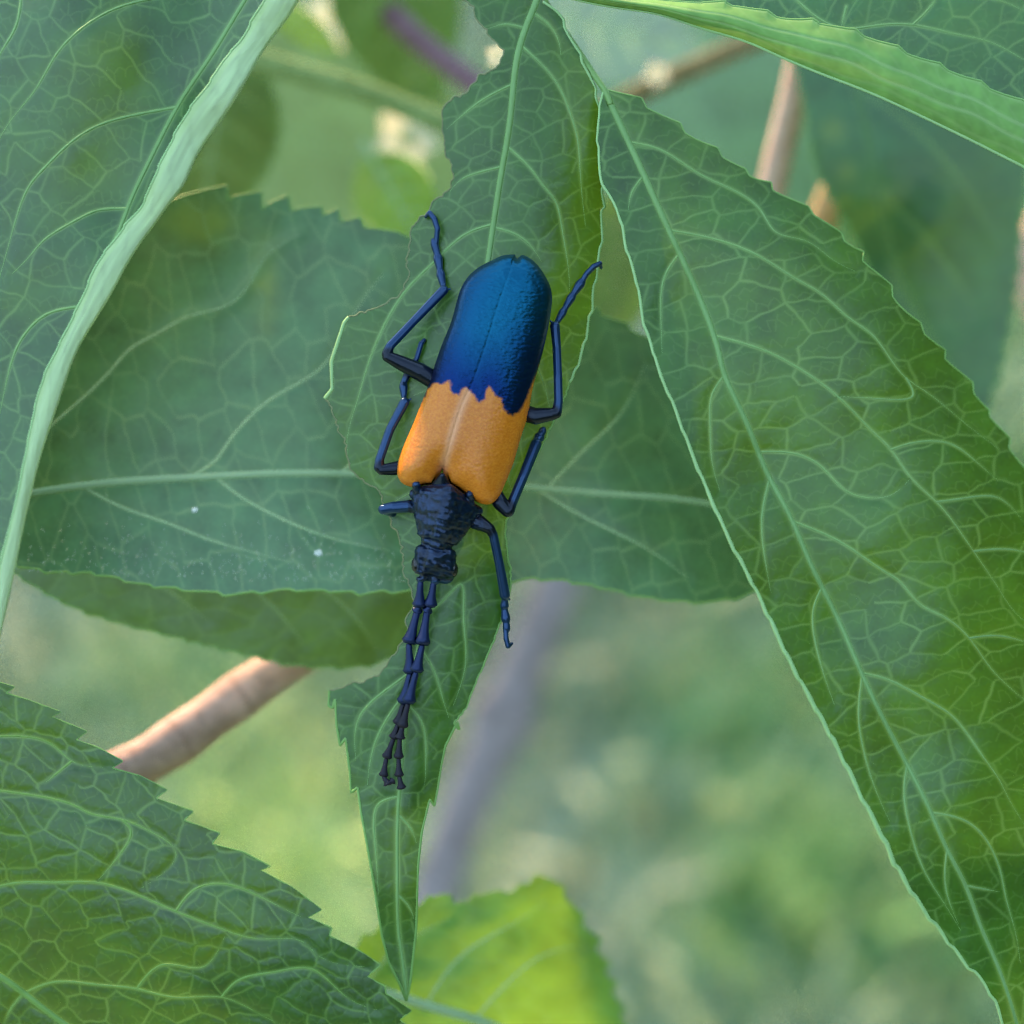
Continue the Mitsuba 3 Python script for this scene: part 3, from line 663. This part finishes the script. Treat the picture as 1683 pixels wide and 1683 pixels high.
blur_r, zz = leaf('hanging_leaf', 'dark blurred leaf with yellow spots hanging behind the large right leaf', [seg_a, seg_b],
    [(1290, 60, -42), (1480, 0, -44), (1690, 250, -40), (1660, 500, -40), (1615, 690, -40), (1425, 430, -42), (1347, 285, -40), (1450, 320, -38)],
    midrib=[(1385, 40), (1407, 143), (1429, 232), (1443, 321), (1468, 428), (1530, 560), (1605, 675)], ribs=[[(1407, 143), (1500, 210), (1600, 330), (1650, 430)], [(1440, 310), (1530, 400), (1610, 520)]],
    seed=12, step=4.5, mat='leaf_matt', base=(0.034, 0.140, 0.040), r_mid=(4, 2), r_rib=(1.2, 0.6), net_amp=0.12, fine_amp=0.1, tint=spots, vein_mat='vein_dim')


def small_leaf(name, label, cx, cy, z, length, width, ang, base, mat='leaf_matt', tilt=(0, 0), seed=1, group=None, step=6, curl=2.0):
    """an ovate leaf lying about (cx, cy, z mm), long axis at ang degrees on the picture, its plane tilted (along, across; mm end to end)"""
    a = math.radians(ang)
    u, n = np.array([math.cos(a), math.sin(a)]), np.array([-math.sin(a), math.cos(a)])
    t = np.linspace(0, 1, 14)
    half = width / 2 * np.sin(np.pi * t ** 0.8) ** 0.9
    O = np.array([cx, cy])
    one = [tuple(O + u * length * (q - 0.5) - n * h) for q, h in zip(t, half)]
    two = [tuple(O + u * length * (q - 0.5) + n * h) for q, h in zip(t[::-1], half[::-1])]
    segs = [edge(one, teeth=(length / 9, length / 60, 1), rim=2, seed=seed), edge(two, teeth=(length / 9, length / 60, -1), rim=2, seed=seed + 1)]

    def ctrl(q):
        d = np.asarray(q, float)[:, :2] - O
        l, w = d @ u / length, d @ n / width
        return MM * (z + tilt[0] * l + tilt[1] * w - curl * 4 * l ** 2 - 2.4 * w ** 2)
    ribs = []
    for q in (0.2, 0.38, 0.56, 0.74):
        for h in (-1, 1):
            w = width / 2 * math.sin(math.pi * (q + 0.12) ** 0.8) * 0.85
            p0, p1 = O + u * length * (q - 0.5), O + u * length * (q - 0.36) + n * h * w
            ribs.append([tuple(p0), tuple((p0 + p1) / 2 - u * length * 0.01), tuple(p1)])
    mid = [tuple(O + u * length * (q - 0.5)) for q in (-0.12, 0, 0.3, 0.6, 0.97)]
    return leaf(name, label, segs, ctrl, midrib=mid, ribs=ribs, group=group, seed=seed, step=step, mat=mat, base=base, net_amp=0.3, fine_amp=0.1, vein_mat='vein_soft', r_mid=(5, 2.5))


G1 = 'small leaves out of focus behind'
small_leaf('small_leaf', 'dark green blurred leaf behind the level leaf, right of the rolled left leaf', 350, 235, -62, 340, 210, 98, (0.040, 0.125, 0.065), tilt=(-10, 6), seed=31, group=G1)
small_leaf('small_leaf', 'small yellow-green sunlit leaf left of the upper bites in the chewed leaf', 655, 335, -58, 190, 130, 60, (0.13, 0.26, 0.025), 'leaf_young', tilt=(8, -26), seed=32, group=G1)
small_leaf('small_leaf', 'pale green blurred leaf filling the gap above the toothed edge of the level leaf', 560, 250, -150, 620, 430, 20, (0.24, 0.36, 0.20), tilt=(10, -60), seed=33, group=G1)
small_leaf('small_leaf', 'mid green blurred leaf at the top of the view, left of the chewed leaf', 655, 20, -85, 360, 210, 75, (0.09, 0.23, 0.09), tilt=(-20, 20), seed=34, group=G1)
small_leaf('small_leaf', 'dim blurred leaf under the yellow-green rolled strip, above the olive twig', 1010, 55, -95, 320, 170, 12, (0.05, 0.14, 0.050), tilt=(-10, 30), seed=35, group=G1)
small_leaf('small_leaf', 'pale blurred leaf filling the gap left of the peach sunlit stem', 1160, 230, -170, 620, 420, 65, (0.18, 0.33, 0.14), tilt=(20, 50), seed=36, group=G1)
small_leaf('small_leaf', 'yellowish blurred leaf in the slot between the chewed leaf and the large right leaf', 1015, 440, -75, 260, 150, 95, (0.15, 0.32, 0.11), tilt=(-14, 24), seed=37, group=G1)
small_leaf('small_leaf', 'narrow yellow sunlit leaf in the top gap beside the rolled left leaf', 500, 45, -66, 150, 46, 38, (0.18, 0.28, 0.02), 'leaf_young', tilt=(6, -20), seed=38, group=G1)


G2 = 'added leaves above the view that shade the beetle'
for i_, (x, y, z, a_) in enumerate([(60, -760, -22, 70)]):  # added out of view to keep direct sun off the beetle
    small_leaf('added_shade_leaf', 'unseen green leaf added above the view to shade the beetle from the sun', x, y, z, 1000, 520, a_, (0.036, 0.13, 0.026), 'leaf_glossy', tilt=(4, 3), seed=51 + i_, step=14)


# ------------------------------------------------------------------ twigs and stems
def twig(name, label, path, radii, c0, c1, cat='twig', nodes=(), seed=1, group=None):
    p = np.array([(x, y, z * MM) for x, y, z in path], float)
    c = spline(p, 5.0)
    r = np.interp(np.linspace(0, 1, len(c)), np.linspace(0, 1, len(radii)), radii)
    for at, h in nodes:
        r = r * (1 + h * np.exp(-((np.linspace(0, 1, len(c)) - at) / 0.03) ** 2))
    v, f = tube(c, r, 28)
    nn = 0.6 * meshkit.fbm(v / 34.0, 3, seed) + 0.4 * meshkit.fbm(v / 11.0, 2, seed + 3)
    v = v + (nn - 0.5)[:, None] * 0.10 * r.mean() * np.array([1, 1, 1])
    k = np.clip((nn - 0.25) / 0.4, 0, 1)[:, None]
    u_ = np.append(np.repeat(np.linspace(0, 1, len(c)), 28), [0, 1])
    for at, h in nodes:                                                # leaf scars: a dark ring with a corky rim
        a_ = (u_ - at) * len(c) * 5 + 10 * (nn - 0.5)
        k = k * (1 - 0.85 * np.exp(-(a_ / 5.0) ** 2)[:, None]) 
    key = thing(name, label, cat, group)
    scene[key] = ply((W(v), f), 'bark', smooth=True, color=np.array(c0) * (1 - k) + np.array(c1) * k)
    return key, c


_, tc = twig('brown_twig', 'sunlit brown twig slanting behind the toothed corner leaf and up under the shaded leaf',
     [(-60, 1440, -18), (120, 1310, -19), (230, 1256, -20), (370, 1160, -21.5), (490, 1078, -23), (640, 985, -26), (900, 810, -34), (1130, 660, -42)], (40, 38, 36, 34, 30, 28), (0.38, 0.22, 0.18), (0.62, 0.40, 0.34), nodes=[(0.225, 0.10), (0.31, 0.12), (0.40, 0.10)])
tk = 'brown_twig'
twig('purple_stem', 'thick purplish blurred stem rising behind the tip of the chewed leaf',
     [(640, 1800, -285), (710, 1480, -289), (775, 1300, -292), (826, 1180, -294), (905, 985, -297), (980, 820, -301), (1090, 600, -307)], (44, 42, 42, 38, 34), (0.22, 0.17, 0.165), (0.38, 0.32, 0.325), 'stem', nodes=[(0.5, 0.35)], seed=4)
twig('green_stalk', 'blurred olive green stalk crossing the gap left of the chewed leaf',
     [(300, 66, -50), (425, 100, -50), (540, 132, -49), (640, 165, -48), (722, 200, -47), (840, 260, -46)], (21, 20, 19, 18), (0.16, 0.23, 0.06), (0.25, 0.35, 0.12), 'stalk', seed=5)
twig('mauve_twig', 'short mauve blurred twig beside the upper bites of the chewed leaf',
     [(640, 20, -80), (690, 68, -78), (740, 108, -76), (785, 142, -74), (860, 200, -70)], (21, 20, 19), (0.16, 0.08, 0.09), (0.26, 0.15, 0.18), seed=6)
twig('olive_twig', 'thin olive brown twig slanting up under the rolled yellow-green strip',
     [(960, 215, -72), (1040, 158, -70), (1120, 120, -68), (1200, 84, -66), (1330, 30, -64)], (19, 18, 17), (0.13, 0.12, 0.05), (0.22, 0.19, 0.09), seed=7)
twig('peach_stem', 'upright peach coloured sunlit stem between the right leaf and the hanging leaf',
     [(1325, 40, -46), (1308, 140, -46), (1290, 215, -47), (1268, 310, -48), (1230, 460, -52), (1190, 640, -58)], (22, 23, 24, 24), (0.70, 0.40, 0.30), (0.80, 0.54, 0.42), 'stem', seed=8)
twig('peach_stem', 'piece of peach sunlit stem at the left edge of the hanging leaf',
     [(1290, 500, -60), (1340, 390, -58), (1362, 335, -57), (1400, 240, -55), (1440, 120, -54)], (24, 24, 22), (0.66, 0.42, 0.20), (0.74, 0.50, 0.28), 'stem', seed=9)
twig('peach_stem', 'piece of pink sunlit stem at the right edge of the view',
     [(1790, 640, -75), (1715, 520, -74), (1690, 430, -73), (1760, 300, -72)], (26, 26, 26), (0.62, 0.38, 0.28), (0.72, 0.48, 0.36), 'stem', seed=10)


# cream blossom petals, out of focus
def blossom(label, cx, cy, z, r, ang):
    key = thing('blossom', label, 'blossom', 'cream blossoms out of focus')
    for q in range(5):
        a = math.radians(ang + 72 * q)
        u = np.linspace(0, 1, 7)
        s = np.linspace(-1, 1, 7)
        U, Q = np.meshgrid(u, s, indexing='ij')
        wv = 0.34 * r * np.sin(np.pi * (0.08 + 0.84 * U)) * Q
        X = cx + (0.12 + U) * r * 0.8 * math.cos(a) - wv * math.sin(a)
        Y = cy + (0.12 + U) * r * 0.8 * math.sin(a) + wv * math.cos(a)
        Z = z * MM + r * 0.25 * U ** 2 - 0.1 * r * Q ** 2
        i, j = np.meshgrid(np.arange(6), np.arange(6), indexing='ij')
        A = (i * 7 + j).ravel()
        F = np.vstack([np.stack([A, A + 7, A + 8], 1), np.stack([A, A + 8, A + 1], 1)])
        put(child(key, 'petal'), np.stack([X.ravel(), Y.ravel(), Z.ravel()], 1), F, 'petal')
    ico = trimesh.creation.icosphere(2, r * 0.22)
    put(child(key, 'centre'), ico.vertices + [cx, cy, z * MM], ico.faces[:, ::-1], 'petiole')


scene['petal'] = {'type': 'blendbsdf', 'weight': 0.45, 'a': {'type': 'twosided', 'b': {'type': 'principled', 'base_color': rgb(0.88, 0.82, 0.62), 'roughness': 0.6}},
                  'b': {'type': 'principledthin', 'base_color': rgb(0.9, 0.8, 0.55), 'roughness': 0.7, 'diff_trans': 2.0}}
blossom('cream blurred blossom just above the small yellow-green leaf', 668, 228, -85, 62, 10)
blossom('cream blurred blossom at the top edge above the olive stalk', 562, 26, -100, 72, 40)
blossom('cream pinkish scrap of blossom showing through the upper bite in the chewed leaf', 818, 92, -30, 22, 70)
blossom('small peach blurred blossom on the olive twig', 1080, 122, -64, 24, 25)

# ------------------------------------------------------------------ the beetle
beetle = thing('beetle', 'blue and orange longhorn beetle standing head down on the chewed leaf', 'beetle')
SEAT = float(zc(np.array([[770.0, 650.0]]))[0])


def zleaf(x, y):
    x = min(max(x, 560), 970)
    return float(zc(np.array([[x, y]], float))[0])


# wing cases
left_e = [(846, 418), (826, 420), (810, 427), (792, 436), (778, 446), (764, 462), (753, 487), (742, 527), (728, 562), (714, 602), (703, 636), (692, 664), (678, 698), (664, 730), (654, 760), (653, 780), (660, 793), (674, 800), (686, 801), (698, 797), (710, 797), (718, 788), (727, 772)]
right_e = [(727, 772), (736, 793), (748, 803), (760, 810), (772, 818), (786, 826), (803, 829), (817, 821), (829, 798), (842, 766), (856, 719), (867, 684), (875, 641), (888, 594), (899, 548), (906, 508), (906, 477), (897, 455), (882, 434), (867, 422), (856, 420), (850, 425), (846, 418)]
suture = [(846, 418), (838, 445), (822, 490), (805, 545), (790, 590), (774, 634), (764, 655), (746, 705), (735, 745), (727, 772)]
Ls, Rs, Su = spline(left_e, 1.2), spline(right_e, 1.2), spline(suture, 1.2)
whole = np.vstack([Ls, Rs])
outer = cKDTree(even(np.vstack([whole, whole[:1]]), 0.8))
sut = cKDTree(even(Su, 0.8))
H = 2.55 * MM
Z0 = SEAT + 1.0 * MM
bound = np.array([(690, 668), (703, 641), (711, 633), (717, 630), (727, 631), (736, 625), (741, 629), (741, 643), (747, 648), (753, 648), (765, 636), (771, 640), (776, 646), (785, 661), (790, 662), (796, 655), (801, 640), (804, 634), (810, 644), (814, 648), (824, 655), (826, 669), (834, 679), (842, 683), (850, 680), (857, 672), (864, 655), (871, 641), (888, 600)], float)
axis = np.array([-133.0, 542.0]) / 558
side = np.array([axis[1], -axis[0]])


def elytra_raw(p):
    d = outer.query(p)[0]
    c = (p - np.array([782, 640])) @ side                              # right of the middle is +
    w = np.where(c > 0, 82.0, 62.0)
    a = (p - np.array([846, 418])) @ axis
    w = np.minimum(w, 40 + 0.5 * np.minimum(a, 440 - a).clip(0, 200))
    t = np.clip(d / w, 0, 1)
    h = H * (1 - (1 - t) ** 2.3) ** (1 / 2.0)
    h = h * (0.86 + 0.14 * np.clip(a / 250, 0, 1))
    ds = sut.query(p)[0]
    h = h - 0.07 * MM * np.exp(-(ds / 2.4) ** 2) + 0.03 * MM * np.exp(-(ds / 12.0) ** 2)
    for off in (-58, -30, 34, 66):                                     # faint lengthwise ribs
        h = h + 0.035 * MM * np.exp(-((c - off * (0.75 + 0.25 * a / 400)) / 6.0) ** 2) * np.clip(t * 2 - 0.4, 0, 1)
    return Z0 + h


from scipy.ndimage import gaussian_filter, map_coordinates
ex, ey = np.arange(630, 930, 1.5), np.arange(400, 845, 1.5)
EG = np.stack(np.meshgrid(ex, ey, indexing='ij'), -1)
inside = shapely.contains_xy(shapely.Polygon(whole).buffer(0), EG[..., 0], EG[..., 1]).astype(float)
raw = elytra_raw(EG.reshape(-1, 2)).reshape(inside.shape)
soft = gaussian_filter(raw * inside, 5) / np.maximum(gaussian_filter(inside, 5), 1e-6)
del inside


def elytra_z(p):
    p = np.asarray(p, float)
    s_ = map_coordinates(soft, [(p[:, 0] - ex[0]) / 1.5, (p[:, 1] - ey[0]) / 1.5], order=1, mode='nearest')
    k = np.clip((outer.query(p)[0] - 3) / 14, 0, 1)
    return elytra_raw(p) * (1 - k) + (s_ - 0.05 * MM * np.exp(-(sut.query(p)[0] / 2.2) ** 2)) * k


erng = np.random.default_rng(5)
bi = cKDTree(even(bound, 0.5))
bl = even(bound, 0.5)
for name, poly in (('elytron', np.vstack([Ls, Su[::-1][1:-1]])), ('elytron', np.vstack([Rs, Su[1:-1]]))):
    pts, tri = sheet(poly, 1.25, erng)
    gap = 0.8 * np.exp(-(sut.query(pts)[0] / 1.5) ** 2)
    z = elytra_z(pts)
    a, c = (pts - np.array([846, 418])) @ axis, (pts - np.array([846, 418])) @ side
    n1 = meshkit.fbm(np.c_[c / 5.5, a / 2.4, a * 0], 2, 3)              # fine cross wrinkles and punctures
    n2 = meshkit.noise(np.c_[c / 2.6, a / 2.6, a * 0 + 4])
    wob = (meshkit.fbm(np.c_[pts / 5.0, pts[:, :1] * 0], 2, 6) - 0.5) * 5
    i = bi.query(pts)[1]
    tang = np.gradient(bl, axis=0)[i]
    sgn = (pts[:, 0] - bl[i, 0]) * tang[:, 1] - (pts[:, 1] - bl[i, 1]) * tang[:, 0]
    db = bi.query(pts)[0] * np.sign(sgn)                                # + on the blue side
    blue = np.clip(0.5 + (db + wob) / 4.0, 0, 1)
    z = z + (0.036 * blue + 0.018 * (1 - blue)) * MM * (n1 - 0.5) * 2 + 0.016 * MM * (n2 - 0.5)
    ds = sut.query(pts)[0]
    front = np.clip((db * -1) / 90, 0, 1)
    pinkish = np.exp(-(ds / 8) ** 2) * 0.8
    teal = np.clip((db - 8) / 85, 0, 1) * np.clip(1.25 - np.abs(c - 8) / 95, 0, 1)
    tone = np.where(blue > 0.5, teal, pinkish)
    # skirt: the edge turns down and under
    b = even(np.vstack([poly, poly[:1]]), 2.0)[:-1]
    cen = poly.mean(0)
    zb_ = elytra_z(b)
    s0 = np.c_[b, zb_ - 0.02 * MM]
    s1 = np.c_[b * 0.985 + cen * 0.015, np.full(len(b), Z0 - 0.7 * MM)]
    m = len(b)
    q = np.arange(m)
    sf = np.vstack([np.stack([q, (q + 1) % m, (q + 1) % m + m], 1), np.stack([q, (q + 1) % m + m, q + m], 1)])
    sa = (b - np.array([700, 640])) @ axis
    ib = bi.query(b)[1]
    tb = np.gradient(bl, axis=0)[ib]
    sb = np.clip(0.5 + (((b[:, 0] - bl[ib, 0]) * tb[:, 1] - (b[:, 1] - bl[ib, 1]) * tb[:, 0])), 0, 1)
    V, F = join([(np.c_[pts, z], tri), (np.vstack([s0, s1]), sf)])
    UV = np.vstack([np.c_[blue, tone], np.c_[np.r_[sb, sb], np.zeros(2 * m)]]) + np.c_[V[:, 0], V[:, 1]] * [2e-5, 5e-5] - [0.018, 0.03]
    k = put(child(beetle, name), V, F, 'elytra', uv=UV)
labels['beetle__elytron'] = {'label': 'left wing case, orange in front with a jagged border to metallic blue'}
labels['beetle__elytron_001'] = {'label': 'right wing case, orange in front with a jagged border to metallic blue'}


# body: thorax, head, abdomen and legs in one surface
def ball(x, y, z, r):
    s = m3.Manifold.sphere(1.0, 20)
    return s.scale([r, r, r]).translate([x, y, z])


def hull(*bs):
    return m3.Manifold.batch_hull([ball(*b) for b in bs])


ZB = SEAT + 1.15 * MM                     # middle height of the body
bones = []
# abdomen under the wing cases
bones.append(hull((835, 455, ZB - 12, 16), (785, 475, ZB - 14, 14), (880, 470, ZB - 14, 14), (700, 740, ZB - 14, 22), (805, 770, ZB - 14, 24), (760, 640, ZB - 12, 34), (850, 640, ZB - 16, 14), (730, 650, ZB - 16, 14)))
# prothorax: broad behind, narrowing forwards, flared hind corners
bones.append(hull((690, 812, ZB + 8, 14), (776, 838, ZB + 4, 13), (733, 816, ZB + 28, 22), (698, 850, ZB + 10, 17), (757, 860, ZB + 8, 17), (728, 852, ZB + 22, 26), (706, 880, ZB + 8, 19), (737, 884, ZB + 8, 19), (722, 885, ZB + 14, 22)))
bones.append(hull((680, 812, ZB + 6, 8), (786, 840, ZB + 2, 8), (733, 815, ZB + 20, 12)))
for x, y in ((684, 797), (772, 813)):
    bones.append(hull((x + 2, y + 14, ZB + 14, 8), (x, y, float(elytra_z(np.array([[x, y]], float))[0]) + 4, 7.0)))
bones.append(hull((725, 850, ZB - 18, 30), (720, 890, ZB - 16, 24)))
# head with eyes and mouth parts
bones.append(hull((699, 908, ZB + 6, 17), (733, 908, ZB + 6, 17), (696, 932, ZB + 4, 16), (734, 936, ZB + 4, 16), (715, 918, ZB + 8, 22)))
bones.append(hull((700, 942, ZB - 6, 13), (733, 946, ZB - 8, 14), (715, 935, ZB - 10, 16)))
bones.append(hull((698, 946, ZB + 2, 8), (691, 952, ZB + 2, 7)))
bones.append(hull((714, 948, ZB + 3, 8), (715, 954, ZB + 3, 8)))


def chain(pts):
    for p, q in zip(pts[:-1], pts[1:]):
        bones.append(hull((*p[:3], 1.08 * p[3]), (*q[:3], 1.08 * q[3])))


def on(x, y, up):
    return zleaf(x, y) + up * MM


def leg(femur, tibia, tarsus):
    chain(femur)
    chain(tibia)
    (x0, y0, z0, _), (x1, y1, z1, _) = tibia[-2], tibia[-1]
    d_ = np.array([x1 - x0, y1 - y0, z1 - z0]) / np.linalg.norm([x1 - x0, y1 - y0, z1 - z0])
    for sgn in (-1, 1):                                               # two spurs at the end of the shin
        e_ = np.array([x1, y1, z1]) + 9 * d_ + sgn * 6.5 * np.array([-d_[1], d_[0], 0])
        bones.append(hull((x1, y1, z1, 3.2), (*e_, 1.4)))
    # tarsus: lobed joints
    for (x0, y0, z0, r0), (x1, y1, z1, r1) in zip(tarsus[:-1], tarsus[1:]):
        bones.append(hull((x0, y0, z0, r0 * 0.72), (x1 * 0.75 + x0 * 0.25, y1 * 0.75 + y0 * 0.25, z1 * 0.75 + z0 * 0.25, r1 * 1.05), (x1, y1, z1, r1 * 0.8)))


# hind left
leg([(718, 628, ZB - 10, 14), (690, 611, ZB - 2, 14), (660, 597, ZB + 4, 11.5), (637, 586, ZB + 8, 8.5)],
    [(636, 582, ZB + 8, 8), (641, 569, ZB + 6, 6.8), (682, 526, on(682, 526, 1.5), 6.6), (729, 477, on(729, 477, 0.9), 7.6)],
    [(729, 473, on(729, 473, 0.7), 6), (723, 444, on(723, 444, 0.45), 7), (719, 419, on(719, 419, 0.4), 7.5), (713, 396, on(713, 396, 0.45), 6.5)])
chain([(717, 398, on(717, 398, 0.5), 4), (719, 376, on(719, 376, 0.7), 4.2), (714, 360, on(712, 360, 0.75), 4.6), (706, 350, on(706, 352, 0.6), 4.0), (700, 356, on(706, 356, 0.3), 2.6)])
# middle left
leg([(672, 765, ZB - 14, 11), (648, 770, ZB - 6, 10.5), (627, 772, ZB, 8)],
    [(623, 768, ZB, 8), (624, 755, ZB - 3, 6.8), (641, 706, on(641, 706, 1.3), 6.8), (665, 661, on(665, 661, 0.8), 7.6)],
    [(664, 655, on(664, 655, 0.6), 5.5), (663, 630, on(663, 630, 0.4), 7), (672, 610, on(672, 610, 0.4), 6)])
chain([(672, 612, on(672, 612, 0.5), 4), (685, 589, on(685, 589, 0.5), 4), (692, 565, on(692, 565, 0.5), 4), (697, 559, on(697, 559, 0.25), 3)])
# front left, pointing away under the thorax
leg([(696, 838, ZB - 12, 10), (672, 832, ZB - 8, 9.5), (646, 834, ZB - 8, 9), (630, 837, ZB - 12, 8)],
    [(632, 838, ZB - 14, 7), (640, 842, on(650, 842, 0.3), 6), (655, 846, on(655, 846, -0.8), 6)],
    [(655, 846, on(655, 846, -0.9), 5), (664, 858, on(664, 858, -1.3), 5)])
# hind right
leg([(852, 676, ZB - 14, 13), (880, 684, ZB - 6, 13), (905, 681, ZB - 2, 10), (914, 679, ZB - 2, 8.5)],
    [(915, 677, ZB - 2, 8), (918, 660, ZB - 4, 6.8), (917, 620, ZB - 10, 6.6), (915, 570, on(915, 570, 1.6), 6.6), (912, 536, on(912, 536, 1.3), 7.6)],
    [(914, 532, on(914, 532, 1.1), 5.5), (928, 508, on(928, 508, 0.7), 6.5), (942, 484, on(942, 484, 0.6), 7), (957, 462, on(957, 462, 0.6), 7.5)])
chain([(956, 464, on(956, 464, 0.6), 4.2), (964, 450, on(964, 450, 0.8), 4.2), (976, 438, on(968, 438, 1.1), 4.4), (986, 433, on(970, 433, 1.0), 3.8), (988, 440, on(970, 440, 0.6), 2.4)])
# middle right
leg([(806, 800, ZB - 16, 12), (822, 826, ZB - 6, 12), (834, 840, ZB - 2, 9.5)],
    [(836, 840, ZB - 2, 9), (842, 826, ZB - 5, 7.6), (860, 783, ZB - 14, 7.6), (881, 730, on(881, 730, 0.7), 8.6)],
    [(882, 726, on(882, 726, 0.5), 6.5), (888, 716, on(888, 716, 0.3), 8), (893, 706, on(893, 706, 0.2), 6)])
# front right
leg([(768, 850, ZB - 10, 13), (786, 858, ZB - 4, 12), (803, 868, ZB, 8.5)],
    [(805, 869, ZB, 8), (811, 880, ZB - 2, 7), (821, 928, ZB - 14, 7), (830, 978, on(826, 978, 1.2), 8)],
    [(830, 982, on(826, 982, 1.0), 6), (829, 1000, on(826, 1000, 0.7), 7), (832, 1022, on(816, 1022, 0.7), 7.5), (833, 1036, on(812, 1036, 0.7), 6)])
chain([(831, 1034, on(812, 1034, 0.7), 4), (832, 1050, on(808, 1050, 0.8), 4), (835, 1062, on(804, 1062, 0.7), 4), (841, 1058, on(804, 1058, 0.4), 2.4)])
bm = m3.Manifold.batch_boolean(bones, m3.OpType.Add).refine_to_length(2.6).to_mesh()
tm = trimesh.Trimesh(np.array(bm.vert_properties[:, :3]), np.array(bm.tri_verts), process=True)
before = np.array(tm.vertices)
trimesh.smoothing.filter_taubin(tm, iterations=8)
moved = np.linalg.norm(tm.vertices - before, axis=1)[:, None]
tm.vertices = np.where(moved > 3.5, before, tm.vertices)
V, F = np.array(tm.vertices), np.array(tm.faces)
N = np.array(tm.vertex_normals)
inth = np.clip((V[:, 1] - 795) / 12, 0, 1) * np.clip((958 - V[:, 1]) / 12, 0, 1) * np.clip((V[:, 0] - 668) / 10, 0, 1) * np.clip((795 - V[:, 0]) / 10, 0, 1) * np.clip((V[:, 2] - (ZB - 16)) / 10, 0, 1)
ta = (V[:, :2] - np.array([725, 800])) @ axis
tc_ = (V[:, :2] - np.array([725, 800])) @ side
wr = meshkit.fbm(np.c_[tc_ / 22.0, ta / 4.2, ta * 0], 2, 4) - 0.5       # cross wrinkles of the thorax
rg = meshkit.noise(V / 5.0, 8) - 0.5
waist = -np.exp(-((ta - 92) / 4.5) ** 2) * 4.0 - np.exp(-((ta - 9) / 3.0) ** 2) * 2.0 - 2.2 * np.exp(-(tc_ / 4.0) ** 2) * (ta > 70)
V = V + N * (inth * (4.2 * wr + 1.6 * rg + waist))[:, None]
isfem = np.zeros(len(V))
for (x0, y0), (x1, y1) in (((718, 628), (640, 588)), ((672, 765), (632, 771)), ((852, 680), (905, 681)), ((806, 800), (830, 835)), ((768, 850), (800, 866))):
    u = np.clip(((V[:, 0] - x0) * (x1 - x0) + (V[:, 1] - y0) * (y1 - y0)) / ((x1 - x0) ** 2 + (y1 - y0) ** 2), 0, 1)
    dd = np.hypot(V[:, 0] - x0 - u * (x1 - x0), V[:, 1] - y0 - u * (y1 - y0))
    isfem = np.maximum(isfem, np.clip((20 - dd) / 6, 0, 1))
isfem *= 1 - inth
bl_ = np.where(inth > 0.3, 0.22 + 0.7 * (rg + 0.1), 0.95) * (1 - 0.95 * isfem)
put(child(beetle, 'body'), V, F[:, ::-1], 'beetle_body', uv=np.c_[np.clip(bl_, 0, 1), np.zeros(len(V))])
labels['beetle__body'] = {'label': 'blue-black wrinkled thorax, head and legs'}

# scutellum and eyes
tri = m3.Manifold.batch_hull([ball(714, 797, Z0 + 20, 5), ball(738, 800, Z0 + 20, 5), ball(727, 782, Z0 + 34, 5), ball(728, 803, Z0 + 26, 6)]).refine_to_length(3).to_mesh()
put(child(beetle, 'scutellum'), np.array(tri.vert_properties[:, :3]), np.array(tri.tri_verts)[:, ::-1], 'beetle_body', uv=np.tile([0.12, 0], (len(tri.vert_properties), 1)))
for x, y in ((684, 928), (745, 936)):
    ico = trimesh.creation.icosphere(3, 1.0)
    put(child(beetle, 'eye'), ico.vertices * [8, 13, 11] + [x, y, ZB + 4], ico.faces[:, ::-1], 'eye')


# antennae: trumpet-shaped joints
def antenna(pts, rs, dark_from):
    key = child(beetle, 'antenna')
    for i, (p, q) in enumerate(zip(pts[:-1], pts[1:])):
        p, q = np.array(p, float), np.array(q, float)
        r = rs[i]
        t = np.linspace(0, 1, 12)
        prof = r * (0.46 + 0.16 * t + 0.72 * t ** 4)
        prof[-1] *= 0.6
        prof[0] *= 0.8
        path = p + t[:, None] * (q - p)
        path[:, 2] += 2.0 * np.sin(np.pi * t)
        put(child(key, 'segment'), *tube(path, prof, 14), 'antenna_dark' if i >= dark_from else 'antenna_blue')


def az(x, y, up):
    return (x, y, zleaf(x, y) + up * MM)


antenna([(713, 956, ZB + 4), (707, 996, ZB - 4), (702, 1003, ZB - 6), az(694, 1060, 1.5), az(684, 1104, 1.3), az(671, 1155, 1.2), az(661, 1195, 1.2), az(657, 1213, 1.2), az(655, 1246, 1.1), az(656, 1276, 1.0), az(660, 1296, 0.9)],
        [11, 8.5, 12, 11, 11, 9, 8.5, 8, 7.5, 7.5], 5)
antenna([(691, 956, ZB + 4), (689, 996, ZB - 6), (686, 1003, ZB - 8), az(672, 1058, 1.2), az(674, 1106, 0.9), az(663, 1156, 0.8), az(654, 1190, 0.8), az(647, 1213, 0.8), az(635, 1246, 0.8), az(630, 1276, 0.8), az(638, 1289, 0.8), az(646, 1283, 0.8)],
        [11, 8.5, 12, 11, 11, 9, 8.5, 8, 7.5, 7.5, 6], 5)
